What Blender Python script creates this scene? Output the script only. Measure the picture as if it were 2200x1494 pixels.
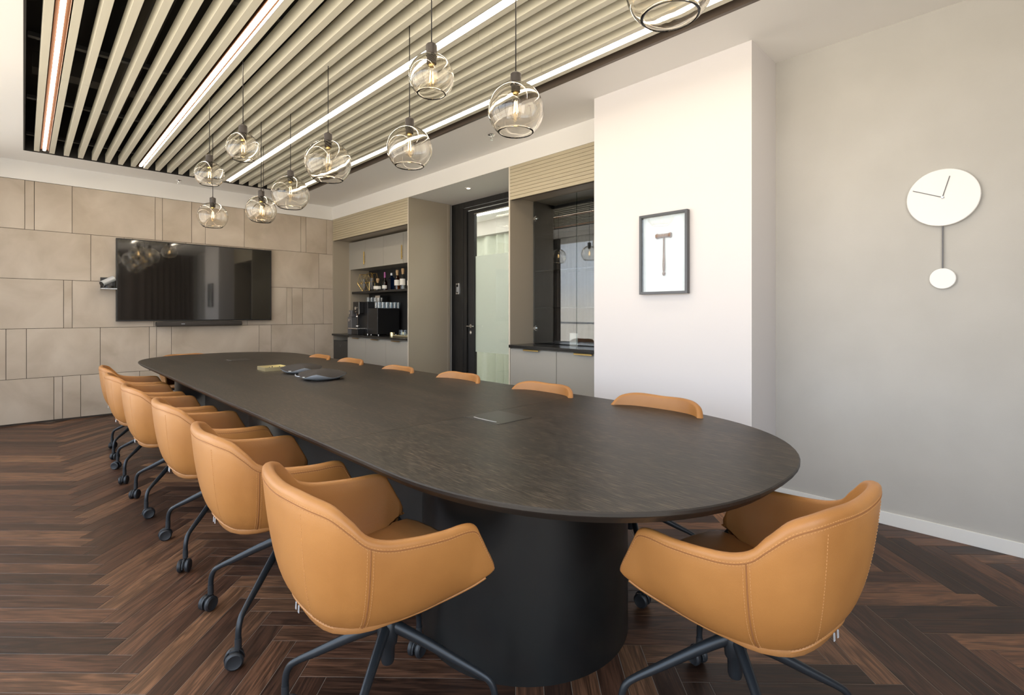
import bpy, bmesh, math, random
from mathutils import Vector, Matrix
random.seed(7)
for o in list(bpy.data.objects):
    bpy.data.objects.remove(o)
SC = bpy.context.scene
COL = SC.collection
PI = math.pi

# ---------------------------------------------------------------- camera, sky, exposure
YAW = math.atan2(1050, 1083.5)
cam_d = bpy.data.cameras.new('camera'); cam = bpy.data.objects.new('camera', cam_d); COL.objects.link(cam)
cam.location = (0, 0, 1.25); cam.rotation_euler = (PI/2, 0, -YAW)
cam_d.sensor_width = 36; cam_d.lens = 1083.5/2200*36; cam_d.shift_y = -75/2200; cam_d.clip_start = .05
SC.camera = cam
w = bpy.data.worlds.new('sky'); SC.world = w; w.use_nodes = True
nt = w.node_tree; nt.nodes.clear()
out = nt.nodes.new('ShaderNodeOutputWorld'); bg = nt.nodes.new('ShaderNodeBackground')
tc = nt.nodes.new('ShaderNodeTexCoord'); sp = nt.nodes.new('ShaderNodeSeparateXYZ'); cr = nt.nodes.new('ShaderNodeValToRGB')
nt.links.new(tc.outputs['Generated'], sp.inputs[0]); nt.links.new(sp.outputs['Z'], cr.inputs[0])
cr.color_ramp.elements[0].position = 0.0; cr.color_ramp.elements[0].color = (1.0, .86, .72, 1)
cr.color_ramp.elements[1].position = .06; cr.color_ramp.elements[1].color = (.70, .735, .82, 1)
e = cr.color_ramp.elements.new(.9); e.color = (.46, .61, .82, 1)
nt.links.new(cr.outputs[0], bg.inputs[0]); bg.inputs[1].default_value = 5.4
nt.links.new(bg.outputs[0], out.inputs[0])
SC.view_settings.view_transform = 'Standard'; SC.view_settings.look = 'None'
SC.view_settings.exposure = 0.0; SC.view_settings.gamma = 1.0; SC.view_settings.use_curve_mapping = False
LED_POWER = 38.0
CY = SC.cycles
CY.max_bounces = 12; CY.diffuse_bounces = 5; CY.glossy_bounces = 5; CY.transmission_bounces = 10
CY.transparent_max_bounces = 32; CY.caustics_reflective = False; CY.caustics_refractive = True
CY.use_denoising = True; CY.sample_clamp_indirect = 8.0
WIN_X = -1.0
def portal(name, y0, y1, z0, z1):
    d = bpy.data.lights.new(name, 'AREA'); d.shape = 'RECTANGLE'; d.size = z1-z0; d.size_y = y1-y0; d.cycles.is_portal = True
    o = bpy.data.objects.new(name, d); COL.objects.link(o); o.location = (WIN_X-.14, (y0+y1)/2, (z0+z1)/2)
    o.rotation_euler = (0, -PI/2, 0)
portal('window_light', -1.5, 7.72, .1, 2.86)
d_ = bpy.data.lights.new('added_rear_portal', 'AREA'); d_.shape = 'RECTANGLE'; d_.size = 2.3; d_.size_y = 2.7; d_.cycles.is_portal = True  # sampling portal for the added, unseen rear window
o_ = bpy.data.objects.new('added_rear_portal', d_); COL.objects.link(o_); o_.location = (.30, -1.80, 1.47); o_.rotation_euler = (PI/2, 0, 0)

# ---------------------------------------------------------------- materials
def mat(name, col, rough=.5, metal=0, spec=.5, emis=None, es=0, coat=0):
    m = bpy.data.materials.new(name); m.use_nodes = True
    b = m.node_tree.nodes['Principled BSDF']
    b.inputs['Base Color'].default_value = (*col, 1); b.inputs['Roughness'].default_value = rough
    b.inputs['Metallic'].default_value = metal; b.inputs['Specular IOR Level'].default_value = spec
    if coat: b.inputs['Coat Weight'].default_value = coat; b.inputs['Coat Roughness'].default_value = .08
    if emis: b.inputs['Emission Color'].default_value = (*emis, 1); b.inputs['Emission Strength'].default_value = es
    return m
def N(m, t): return m.node_tree.nodes.new(t)
def LK(m, a, b): m.node_tree.links.new(a, b)
def P(m): return m.node_tree.nodes['Principled BSDF']
def noise_mix(m, c1, c2, scale, vec='Object', stretch=(1, 1, 1), detail=6, bump=0, rough=None, lo=.35, hi=.65, bscale=None, dist=.1, rnd=0):
    t = N(m, 'ShaderNodeTexCoord'); mp = N(m, 'ShaderNodeMapping'); mp.inputs['Scale'].default_value = stretch
    src = t.outputs[vec]
    LK(m, src, mp.inputs[0])
    if rnd:
        oi = N(m, 'ShaderNodeObjectInfo'); mu = N(m, 'ShaderNodeMath'); mu.operation = 'MULTIPLY'; mu.inputs[1].default_value = rnd
        LK(m, oi.outputs['Random'], mu.inputs[0]); cx = N(m, 'ShaderNodeCombineXYZ')
        for i in range(3): LK(m, mu.outputs[0], cx.inputs[i])
        LK(m, cx.outputs[0], mp.inputs['Location'])
    n = N(m, 'ShaderNodeTexNoise'); n.inputs['Scale'].default_value = scale; n.inputs['Detail'].default_value = detail
    n.inputs['Distortion'].default_value = dist
    LK(m, mp.outputs[0], n.inputs['Vector'])
    r = N(m, 'ShaderNodeValToRGB'); r.color_ramp.elements[0].position = lo; r.color_ramp.elements[1].position = hi
    r.color_ramp.elements[0].color = (*c1, 1); r.color_ramp.elements[1].color = (*c2, 1)
    LK(m, n.outputs[0], r.inputs[0]); LK(m, r.outputs[0], P(m).inputs['Base Color'])
    if bump:
        b = N(m, 'ShaderNodeBump'); b.inputs['Strength'].default_value = bump; b.inputs['Distance'].default_value = .002
        h = n.outputs[0]
        if bscale:
            n2 = N(m, 'ShaderNodeTexNoise'); n2.inputs['Scale'].default_value = bscale; n2.inputs['Detail'].default_value = 3
            LK(m, mp.outputs[0], n2.inputs['Vector']); h = n2.outputs[0]
        LK(m, h, b.inputs['Height']); LK(m, b.outputs[0], P(m).inputs['Normal'])
    if rough:
        mr = N(m, 'ShaderNodeMapRange'); mr.inputs[3].default_value = rough[0]; mr.inputs[4].default_value = rough[1]
        LK(m, n.outputs[0], mr.inputs[0]); LK(m, mr.outputs[0], P(m).inputs['Roughness'])
    return n, r
def thin_glass(name, tint=(.97, .98, .98), ior=1.5, rough=0.0):
    m = bpy.data.materials.new(name); m.use_nodes = True; m.node_tree.nodes.clear()
    o = N(m, 'ShaderNodeOutputMaterial'); mx = N(m, 'ShaderNodeMixShader'); tr = N(m, 'ShaderNodeBsdfTransparent'); g = N(m, 'ShaderNodeBsdfGlossy')
    g.inputs['Roughness'].default_value = rough; tr.inputs[0].default_value = (*tint, 1)
    f = N(m, 'ShaderNodeFresnel'); f.inputs['IOR'].default_value = ior
    # same reflectance from either side of the thin sheet
    ge = N(m, 'ShaderNodeNewGeometry'); mu = N(m, 'ShaderNodeMix'); mu.data_type = 'FLOAT'
    mu.inputs[2].default_value = ior; mu.inputs[3].default_value = 1/ior
    LK(m, ge.outputs['Backfacing'], mu.inputs[0])
    di = N(m, 'ShaderNodeLayerWeight'); 
    # Schlick reflectance
    r0 = ((ior-1)/(ior+1))**2
    dt = N(m, 'ShaderNodeVectorMath'); dt.operation = 'DOT_PRODUCT'; LK(m, ge.outputs['Normal'], dt.inputs[0]); LK(m, ge.outputs['Incoming'], dt.inputs[1])
    ab = N(m, 'ShaderNodeMath'); ab.operation = 'ABSOLUTE'; LK(m, dt.outputs['Value'], ab.inputs[0])
    om = N(m, 'ShaderNodeMath'); om.operation = 'SUBTRACT'; om.inputs[0].default_value = 1; LK(m, ab.outputs[0], om.inputs[1])
    pw = N(m, 'ShaderNodeMath'); pw.operation = 'POWER'; pw.inputs[1].default_value = 5; LK(m, om.outputs[0], pw.inputs[0])
    ma = N(m, 'ShaderNodeMath'); ma.operation = 'MULTIPLY_ADD'; ma.inputs[1].default_value = 1-r0; ma.inputs[2].default_value = r0; LK(m, pw.outputs[0], ma.inputs[0])
    for n in (f, mu, di): m.node_tree.nodes.remove(n)
    LK(m, ma.outputs[0], mx.inputs[0]); LK(m, tr.outputs[0], mx.inputs[1]); LK(m, g.outputs[0], mx.inputs[2]); LK(m, mx.outputs[0], o.inputs[0])
    return m
def emit(name, col, s):
    m = bpy.data.materials.new(name); m.use_nodes = True; m.node_tree.nodes.clear()
    o = N(m, 'ShaderNodeOutputMaterial'); e = N(m, 'ShaderNodeEmission'); e.inputs[0].default_value = (*col, 1); e.inputs[1].default_value = s
    LK(m, e.outputs[0], o.inputs[0]); return m
def sheer(name, col, clear=.4):
    m = bpy.data.materials.new(name); m.use_nodes = True; m.node_tree.nodes.clear()
    o = N(m, 'ShaderNodeOutputMaterial'); mx = N(m, 'ShaderNodeMixShader'); mx2 = N(m, 'ShaderNodeMixShader'); tr = N(m, 'ShaderNodeBsdfTransparent')
    d = N(m, 'ShaderNodeBsdfDiffuse'); t = N(m, 'ShaderNodeBsdfTranslucent'); d.inputs[0].default_value = (*col, 1); t.inputs[0].default_value = (*col, 1)
    mx.inputs[0].default_value = .6; LK(m, d.outputs[0], mx.inputs[1]); LK(m, t.outputs[0], mx.inputs[2])
    mx2.inputs[0].default_value = clear; LK(m, mx.outputs[0], mx2.inputs[1]); LK(m, tr.outputs[0], mx2.inputs[2]); LK(m, mx2.outputs[0], o.inputs[0])
    return m

M = {}
M['white'] = mat('white_paint', (.80, .79, .77), .7)
M['pillar'] = mat('pillar_paint', (.71, .69, .70), .6)
M['ceil'] = mat('ceiling_paint', (.88, .87, .85), .85)
M['greige'] = mat('greige_wallcovering', (.47, .45, .415), .75)
noise_mix(M['greige'], (.475, .465, .440), (.505, .495, .470), 3, bump=.15, bscale=260)
M['skirt'] = mat('skirting_paint', (.82, .82, .80), .4)
M['dark'] = mat('dark_plenum', (.016, .014, .012), .8)
M['revealpaint'] = mat('brown_recess_paint', (.11, .085, .068), .35)
M['joint'] = mat('dark_joint', (.07, .055, .045), .9)
M['slat'] = mat('khaki_slat_lacquer', (.60, .56, .44), .42)
noise_mix(M['slat'], (.68, .65, .53), (.72, .69, .57), 2, stretch=(8, .6, 8), rnd=30)
M['lacquer'] = mat('taupe_lacquer', (.36, .315, .25), .38)
M['doorlac'] = mat('greige_cabinet_lacquer', (.34, .325, .29), .42)
M['fascia'] = mat('sand_fascia_lacquer', (.43, .375, .265), .42)
M['edge'] = mat('pale_panel_edge', (.55, .50, .42), .5)
M['blackwood'] = mat('black_stained_wood', (.012, .012, .013), .4)
noise_mix(M['blackwood'], (.010, .010, .011), (.02, .019, .018), 8, stretch=(6, 6, .6), bump=.1)
M['blacktop'] = mat('black_worktop', (.010, .010, .010), .2)
M['black'] = mat('black_plastic', (.010, .010, .011), .3)
M['matblack'] = mat('matt_black', (.016, .016, .017), .55)
M['grey'] = mat('grey_plastic', (.10, .10, .105), .4)
M['charcoal'] = mat('charcoal_fabric', (.050, .044, .040), .8, spec=.25)
M['silver'] = mat('silver_plastic', (.55, .58, .62), .3, .3)
M['chrome'] = mat('chrome', (.8, .8, .8), .15, 1)
M['brass'] = mat('brass', (.80, .58, .22), .22, 1)
M['gold'] = mat('gold_tray', (.86, .77, .48), .35, .9)
M['brassdark'] = mat('brushed_brass', (.45, .33, .18), .35, 1)
M['capmetal'] = mat('bronze_cap', (.05, .042, .038), .45, .3)
M['cord'] = mat('black_cord', (.012, .011, .011), .6)
M['base'] = mat('graphite_metal', (.030, .034, .039), .34, .45)
M['wheel'] = mat('caster_plastic', (.02, .021, .023), .45)
M['screen'] = mat('screen_glass', (.006, .006, .006), .10, spec=.6, coat=1.0)
P(M['screen']).inputs['Coat IOR'].default_value = 1.9; P(M['screen']).inputs['Coat Roughness'].default_value = .035
M['pedestal'] = mat('black_satin_drum', (.010, .010, .010), .33)
noise_mix(M['pedestal'], (.009, .009, .009), (.013, .013, .012), 5, rough=(.27, .38))
M['clockwhite'] = mat('white_enamel', (.88, .88, .87), .4)
M['hand'] = mat('grey_hand', (.10, .10, .11), .4)
M['frame'] = mat('grey_frame', (.085, .088, .095), .35, .4)
M['mount'] = mat('white_mount', (.85, .87, .9), .7)
M['gavel'] = mat('walnut_gavel', (.28, .18, .13), .45)
noise_mix(M['gavel'], (.22, .14, .10), (.34, .23, .17), 20, stretch=(4, 4, .5))
M['paper'] = mat('label_paper', (.75, .73, .68), .7)
M['purple'] = mat('purple_foil', (.28, .06, .22), .35)
M['cork'] = mat('cork_stopper', (.45, .30, .16), .7)
M['greenfoil'] = mat('green_foil', (.18, .45, .10), .4)
M['drape'] = mat('taupe_drape', (.13, .10, .08), .9)
M['reveal'] = M['revealpaint']
M['led'] = emit('led_diffuser', (1.0, .86, .69), LED_POWER)
M['ledglowchan'] = mat('led_channel_painted_glow', (.045, .017, .006), .7, spec=.08)  # orange tint paints in the warm glow beside the diffuser
M['filament'] = emit('glowing_filament', (1.0, .66, .28), 90)
M['spot'] = emit('spot_lens', (1.0, .9, .75), 3)
M['glass'] = thin_glass('window_glass', (.96, .98, .98))
def real_glass(name, col, ior, wave=0, dist=0):
    m = bpy.data.materials.new(name); m.use_nodes = True; m.node_tree.nodes.clear()
    o = N(m, 'ShaderNodeOutputMaterial'); g = N(m, 'ShaderNodeBsdfGlass'); g.inputs['Color'].default_value = (*col, 1); g.inputs['IOR'].default_value = ior; g.inputs['Roughness'].default_value = 0
    if wave:
        t = N(m, 'ShaderNodeTexCoord'); n = N(m, 'ShaderNodeTexNoise'); n.inputs['Scale'].default_value = wave; n.inputs['Detail'].default_value = 1
        b = N(m, 'ShaderNodeBump'); b.inputs['Strength'].default_value = 1; b.inputs['Distance'].default_value = dist
        LK(m, t.outputs['Object'], n.inputs['Vector']); LK(m, n.outputs[0], b.inputs['Height']); LK(m, b.outputs[0], g.inputs['Normal'])
    LK(m, g.outputs[0], o.inputs[0]); return m
M['globe'] = real_glass('lustre_globe_glass', (1.0, .99, .97), 1.52, 9, .006)
M['bulb'] = thin_glass('bulb_glass', (.99, .97, .93), 1.5)
M['tumbler'] = thin_glass('tumbler_glass', (.93, .95, .96), 1.7)
M['cabglass'] = thin_glass('cabinet_glass', (.90, .93, .94), 1.95)
M['shelfglass'] = thin_glass('shelf_glass', (.75, .82, .82), 1.6)
M['doorglass'] = thin_glass('door_glass', (.965, .975, .965), 1.6)
M['blueglass'] = thin_glass('blue_bottle_glass', (.10, .35, .75), 1.6)
M['amberglass'] = thin_glass('amber_bottle_glass', (.65, .30, .08), 1.6)
M['redglass'] = thin_glass('red_bottle_glass', (.28, .03, .04), 1.6)
M['clearglass'] = thin_glass('clear_bottle_glass', (.85, .88, .86), 1.7)
M['greenglass'] = thin_glass('green_bottle_glass', (.12, .45, .15), 1.6)
M['frost'] = sheer('frosted_film', (.90, .935, .90), .08)
M['sheer'] = sheer('sheer_curtain', (.88, .89, .90), .42)
M['greencurtain'] = sheer('pale_green_curtain', (.74, .78, .70), .05)

# concrete look tile
m = M['tile'] = mat('concrete_tile', (.36, .31, .26), .6)
n, r = noise_mix(m, (.40, .335, .265), (.55, .48, .40), 2.2, vec='Object', detail=9, bump=.12, rnd=40, lo=.32, hi=.70, bscale=60, dist=.6, rough=(.42, .62))
# leather
m = M['leather'] = mat('cognac_leather', (.60, .28, .09), .42)
noise_mix(m, (.345, .148, .040), (.395, .176, .049), 5, detail=3, bump=.22, bscale=420)
m = M['shadedleather'] = mat('cognac_leather_shaded', (.50, .235, .08), .45)  # same leather as the shell, darkened to paint in the seat's shade
noise_mix(m, (.31, .14, .045), (.36, .165, .055), 5, detail=3, bump=.22, bscale=420)
M['thread'] = mat('pale_orange_thread', (.50, .25, .09), .7)
M['seam'] = mat('seam_groove', (.25, .10, .03), .8)
# black oak table top: fine open pores running along the table
m = M['oak'] = mat('black_stained_oak', (.03, .025, .02), .36, spec=.32)
t = N(m, 'ShaderNodeTexCoord'); mp = N(m, 'ShaderNodeMapping'); mp.inputs['Scale'].default_value = (380, 17, 1); LK(m, t.outputs['Object'], mp.inputs[0])
n1 = N(m, 'ShaderNodeTexNoise'); n1.inputs['Scale'].default_value = 1; n1.inputs['Detail'].default_value = 4; LK(m, mp.outputs[0], n1.inputs['Vector'])
mp2 = N(m, 'ShaderNodeMapping'); mp2.inputs['Scale'].default_value = (9, .7, 1); LK(m, t.outputs['Object'], mp2.inputs[0])
n2 = N(m, 'ShaderNodeTexNoise'); n2.inputs['Scale'].default_value = 1; n2.inputs['Detail'].default_value = 3; LK(m, mp2.outputs[0], n2.inputs['Vector'])
r1 = N(m, 'ShaderNodeValToRGB'); r1.color_ramp.elements[0].position = .50; r1.color_ramp.elements[1].position = .74
r1.color_ramp.elements[0].color = (.010, .008, .0065, 1); r1.color_ramp.elements[1].color = (.14, .112, .085, 1); LK(m, n1.outputs[0], r1.inputs[0])
r2 = N(m, 'ShaderNodeValToRGB'); r2.color_ramp.elements[0].position = .35; r2.color_ramp.elements[1].position = .7
r2.color_ramp.elements[0].color = (.7, .7, .7, 1); r2.color_ramp.elements[1].color = (1.25, 1.15, 1.05, 1); LK(m, n2.outputs[0], r2.inputs[0])
mx = N(m, 'ShaderNodeMix'); mx.data_type = 'RGBA'; mx.blend_type = 'MULTIPLY'; mx.inputs[0].default_value = 1
LK(m, r1.outputs[0], mx.inputs[6]); LK(m, r2.outputs[0], mx.inputs[7]); LK(m, mx.outputs[2], P(m).inputs['Base Color'])
bp = N(m, 'ShaderNodeBump'); bp.inputs['Strength'].default_value = .25; bp.inputs['Distance'].default_value = .001; LK(m, n1.outputs[0], bp.inputs['Height']); LK(m, bp.outputs[0], P(m).inputs['Normal'])
mr = N(m, 'ShaderNodeMapRange'); mr.inputs[3].default_value = .34; mr.inputs[4].default_value = .50; LK(m, n1.outputs[0], mr.inputs[0]); LK(m, mr.outputs[0], P(m).inputs['Roughness'])
M['oakedge'] = mat('black_oak_edge', (.022, .018, .015), .42)
# floor oak
def plank_mat(name, island):
    m = mat(name, (.1, .05, .03), .36, spec=.38)
    uv = N(m, 'ShaderNodeUVMap'); uv.uv_map = 'UVMap'
    if island:
        g = N(m, 'ShaderNodeNewGeometry'); rnd = g.outputs['Random Per Island']
    else:
        g = N(m, 'ShaderNodeObjectInfo'); rnd = g.outputs['Random']
    mu = N(m, 'ShaderNodeMath'); mu.operation = 'MULTIPLY'; mu.inputs[1].default_value = 57; LK(m, rnd, mu.inputs[0])
    cx = N(m, 'ShaderNodeCombineXYZ'); LK(m, mu.outputs[0], cx.inputs[0]); LK(m, mu.outputs[0], cx.inputs[1]); LK(m, mu.outputs[0], cx.inputs[2])
    ad = N(m, 'ShaderNodeVectorMath'); ad.operation = 'ADD'; LK(m, uv.outputs[0], ad.inputs[0]); LK(m, cx.outputs[0], ad.inputs[1])
    mp = N(m, 'ShaderNodeMapping'); mp.inputs['Scale'].default_value = (1.6, 13, 1); LK(m, ad.outputs[0], mp.inputs[0])
    n = N(m, 'ShaderNodeTexNoise'); n.inputs['Scale'].default_value = 1; n.inputs['Detail'].default_value = 5; n.inputs['Distortion'].default_value = 1.6; LK(m, mp.outputs[0], n.inputs['Vector'])
    # rings of the figure
    wv = N(m, 'ShaderNodeMath'); wv.operation = 'MULTIPLY'; wv.inputs[1].default_value = 26; LK(m, n.outputs[0], wv.inputs[0])
    fr = N(m, 'ShaderNodeMath'); fr.operation = 'SINE'; LK(m, wv.outputs[0], fr.inputs[0])
    fm = N(m, 'ShaderNodeMapRange'); fm.inputs[1].default_value = -1; fm.inputs[3].default_value = .62; fm.inputs[4].default_value = 1.20; LK(m, fr.outputs[0], fm.inputs[0])
    mp2 = N(m, 'ShaderNodeMapping'); mp2.inputs['Scale'].default_value = (9, 190, 1); LK(m, ad.outputs[0], mp2.inputs[0])
    nf = N(m, 'ShaderNodeTexNoise'); nf.inputs['Scale'].default_value = 1; nf.inputs['Detail'].default_value = 3; LK(m, mp2.outputs[0], nf.inputs['Vector'])
    ff = N(m, 'ShaderNodeMapRange'); ff.inputs[1].default_value = .3; ff.inputs[2].default_value = .7; ff.inputs[3].default_value = .50; ff.inputs[4].default_value = 1.42; LK(m, nf.outputs[0], ff.inputs[0])
    rp = N(m, 'ShaderNodeValToRGB'); c = rp.color_ramp
    c.elements[0].position = 0; c.elements[0].color = (.030, .0135, .0075, 1); c.elements[1].position = 1; c.elements[1].color = (.27, .13, .060, 1)
    for p_, q in ((.25, (.054, .024, .0135)), (.5, (.082, .036, .020)), (.75, (.120, .055, .029)), (.93, (.165, .079, .040))):
        x = c.elements.new(p_); x.color = (*q, 1)
    LK(m, rnd, rp.inputs[0])
    m1 = N(m, 'ShaderNodeVectorMath'); m1.operation = 'SCALE'; LK(m, rp.outputs[0], m1.inputs[0]); LK(m, fm.outputs[0], m1.inputs['Scale'])
    m2 = N(m, 'ShaderNodeVectorMath'); m2.operation = 'SCALE'; LK(m, m1.outputs[0], m2.inputs[0]); LK(m, ff.outputs[0], m2.inputs['Scale'])
    LK(m, m2.outputs[0], P(m).inputs['Base Color'])
    bp = N(m, 'ShaderNodeBump'); bp.inputs['Strength'].default_value = .3; bp.inputs['Distance'].default_value = .0012; LK(m, nf.outputs[0], bp.inputs['Height']); LK(m, bp.outputs[0], P(m).inputs['Normal'])
    mr = N(m, 'ShaderNodeMapRange'); mr.inputs[3].default_value = .34; mr.inputs[4].default_value = .52; LK(m, nf.outputs[0], mr.inputs[0]); LK(m, mr.outputs[0], P(m).inputs['Roughness'])
    return m
M['plank'] = plank_mat('smoked_oak_plank', False); M['planks'] = plank_mat('smoked_oak_planks', True)
M['floorjoint'] = mat('floor_joint', (.27, .225, .18), .8)

# ---------------------------------------------------------------- mesh helpers
def tag(o, label=None, cat=None, group=None, kind=None):
    if label: o['label'] = label
    if cat: o['category'] = cat
    if group: o['group'] = group
    if kind: o['kind'] = kind
    return o
def empty(name, loc=(0, 0, 0), rz=0, label=None, cat=None, group=None, kind=None, parent=None):
    o = bpy.data.objects.new(name, None); COL.objects.link(o); o.location = loc; o.rotation_euler = (0, 0, rz)
    o.empty_display_size = .1
    if parent: o.parent = parent
    return tag(o, label, cat, group, kind)
def obj(name, bm, m, parent=None, smooth=False, loc=(0, 0, 0), rot=(0, 0, 0), **k):
    if isinstance(bm, bmesh.types.BMesh):
        bmesh.ops.recalc_face_normals(bm, faces=bm.faces[:])
        me = bpy.data.meshes.new(name); bm.to_mesh(me); bm.free()
        for x in (m if isinstance(m, list) else [m]): me.materials.append(x)
        if smooth:
            me.polygons.foreach_set('use_smooth', [True]*len(me.polygons))
            if smooth != 'all': me.set_sharp_from_angle(angle=math.radians(40))
    else: me = bm
    o = bpy.data.objects.new(name, me); COL.objects.link(o); o.location = loc; o.rotation_euler = rot
    if parent: o.parent = parent
    return tag(o, **k)
def BM(): return bmesh.new()
def box(bm, x0, x1, y0, y1, z0, z1, bev=0, mi=0):
    r = bmesh.ops.create_cube(bm, size=1); vs = r['verts']
    for v in vs: v.co = Vector(((x0+x1)/2+v.co.x*(x1-x0), (y0+y1)/2+v.co.y*(y1-y0), (z0+z1)/2+v.co.z*(z1-z0)))
    fs = list({f for v in vs for f in v.link_faces})
    for f in fs: f.material_index = mi
    if bev:
        es = list({e for v in vs for e in v.link_edges})
        bmesh.ops.bevel(bm, geom=es, offset=bev, segments=2, affect='EDGES', profile=.5)
    return bm
def bx(*a, **k): return box(BM(), *a, **k)
def cyl(bm, p, q, r, r2=None, n=20, mi=0):
    p = Vector(p); q = Vector(q); d = q-p; r2 = r if r2 is None else r2
    rot = d.to_track_quat('Z', 'Y').to_matrix().to_4x4()
    res = bmesh.ops.create_cone(bm, cap_ends=True, segments=n, radius1=r, radius2=r2, depth=d.length, matrix=Matrix.Translation((p+q)/2) @ rot)
    for v in res['verts']:
        for f in v.link_faces: f.material_index = mi
    return bm
def lathe(bm, prof, n=32, c=(0, 0, 0), mi=0, close=False):
    rings = []
    for r, z in prof:
        if r < 1e-6: rings.append([bm.verts.new((c[0], c[1], c[2]+z))])
        else: rings.append([bm.verts.new((c[0]+r*math.cos(2*PI*i/n), c[1]+r*math.sin(2*PI*i/n), c[2]+z)) for i in range(n)])
    pairs = list(zip(rings, rings[1:]))
    if close: pairs.append((rings[-1], rings[0]))
    for a, b in pairs:
        for i in range(n):
            j = (i+1) % n
            if len(a) == 1 and len(b) == 1: continue
            if len(a) == 1: f = bm.faces.new((a[0], b[i], b[j]))
            elif len(b) == 1: f = bm.faces.new((a[i], a[j], b[0]))
            else: f = bm.faces.new((a[i], a[j], b[j], b[i]))
            f.material_index = mi
    return bm
def tube(bm, pts, r, n=10, ry=None, caps=True, up=None, mi=0):
    """tube along points; r, ry lists or numbers (ry: half size along the 'up' side)"""
    pts = [Vector(p) for p in pts]; L = len(pts)
    rs = r if isinstance(r, (list, tuple)) else [r]*L
    rys = rs if ry is None else (ry if isinstance(ry, (list, tuple)) else [ry]*L)
    prev = None; rings = []
    for i, p in enumerate(pts):
        t = (pts[min(i+1, L-1)]-pts[max(i-1, 0)]).normalized()
        if up is not None: u = Vector(up)-t*Vector(up).dot(t)
        elif prev is None: u = (Vector((0, 0, 1)) if abs(t.z) < .9 else Vector((1, 0, 0))); u = u-t*u.dot(t)
        else: u = prev-t*prev.dot(t)
        if u.length < 1e-5: u = prev if prev is not None else Vector((1, 0, 0))
        u.normalize(); s = t.cross(u); prev = u
        rings.append([bm.verts.new(p+s*rs[i]*math.cos(2*PI*k/n)+u*rys[i]*math.sin(2*PI*k/n)) for k in range(n)])
    for a, b in zip(rings, rings[1:]):
        for k in range(n):
            f = bm.faces.new((a[k], a[(k+1) % n], b[(k+1) % n], b[k])); f.material_index = mi
    if caps: bm.faces.new(rings[0]).material_index = mi; bm.faces.new(rings[-1][::-1]).material_index = mi
    return bm
def prism(bm, poly, z0, z1):
    a = [bm.verts.new((x, y, z0)) for x, y in poly]; b = [bm.verts.new((x, y, z1)) for x, y in poly]; n = len(poly)
    bm.faces.new(a[::-1]); bm.faces.new(b)
    for i in range(n): bm.faces.new((a[i], a[(i+1) % n], b[(i+1) % n], b[i]))
    return bm
def copy_tree(o, parent=None):
    c = o.copy(); COL.objects.link(c); c.parent = parent
    for ch in list(o.children): copy_tree(ch, c)
    return c
def curtain(bm, p, q, z0, z1, amp=.035, fold=.13, seed=1, step=.012):
    """hanging cloth with folds between plan points p and q"""
    rd = random.Random(seed); p = Vector(p); q = Vector(q); d = q-p; L = d.length; d.normalize(); nn = Vector((-d.y, d.x))
    n = int(L/step); ph = 0; cols = []
    for i in range(n+1):
        s = L*i/n; ph += 2*PI*step/fold*(1+.35*math.sin(s*3.1+seed)+.2*math.sin(s*7.7))
        a = amp*(.75+.25*math.sin(s*2.3+seed)); off = math.sin(ph)*a
        c = p+d*s+nn*off; c2 = p+d*s+nn*off*1.15
        cols.append((bm.verts.new((c.x, c.y, z1)), bm.verts.new((c2.x, c2.y, z0))))
    for a, b in zip(cols, cols[1:]): bm.faces.new((a[0], b[0], b[1], a[1]))
    return bm

CEIL = 2.94; YF = 7.81; XC = 3.56; XW = 3.66
# ---------------------------------------------------------------- floor of herringbone planks
fl = obj('floor', bx(-1.2, 4.5, -1.9, 7.9, -.05, -.0012), M['floorjoint'], kind='structure', label='dark smoked oak herringbone floor under the table and chairs', cat='floor')
PL, PW = .65, .0935
def plank_bm(gap=.0020):
    bm = BM(); uvl = bm.loops.layers.uv.new('UVMap')
    b = .0012; L = PL-gap; W = PW-gap
    def ring(i, z): return [bm.verts.new(c) for c in ((gap/2+i, gap/2+i, z), (L-i+gap/2, gap/2+i, z), (L-i+gap/2, W-i+gap/2, z), (gap/2+i, W-i+gap/2, z))]
    a = ring(0, -.006); c = ring(0, -.0006); d = ring(b, 0)
    bm.faces.new(d); bm.faces.new(a[::-1])
    for lo, hi in ((a, c), (c, d)):
        for i in range(4): bm.faces.new((lo[i], lo[(i+1) % 4], hi[(i+1) % 4], hi[i]))
    for f in bm.faces:
        for l in f.loops: l[uvl].uv = (l.vert.co.x, l.vert.co.y)
    return bm
pm = bpy.data.meshes.new('plank'); b_ = plank_bm(); b_.to_mesh(pm); b_.free(); pm.materials.append(M['plank'])
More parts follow.
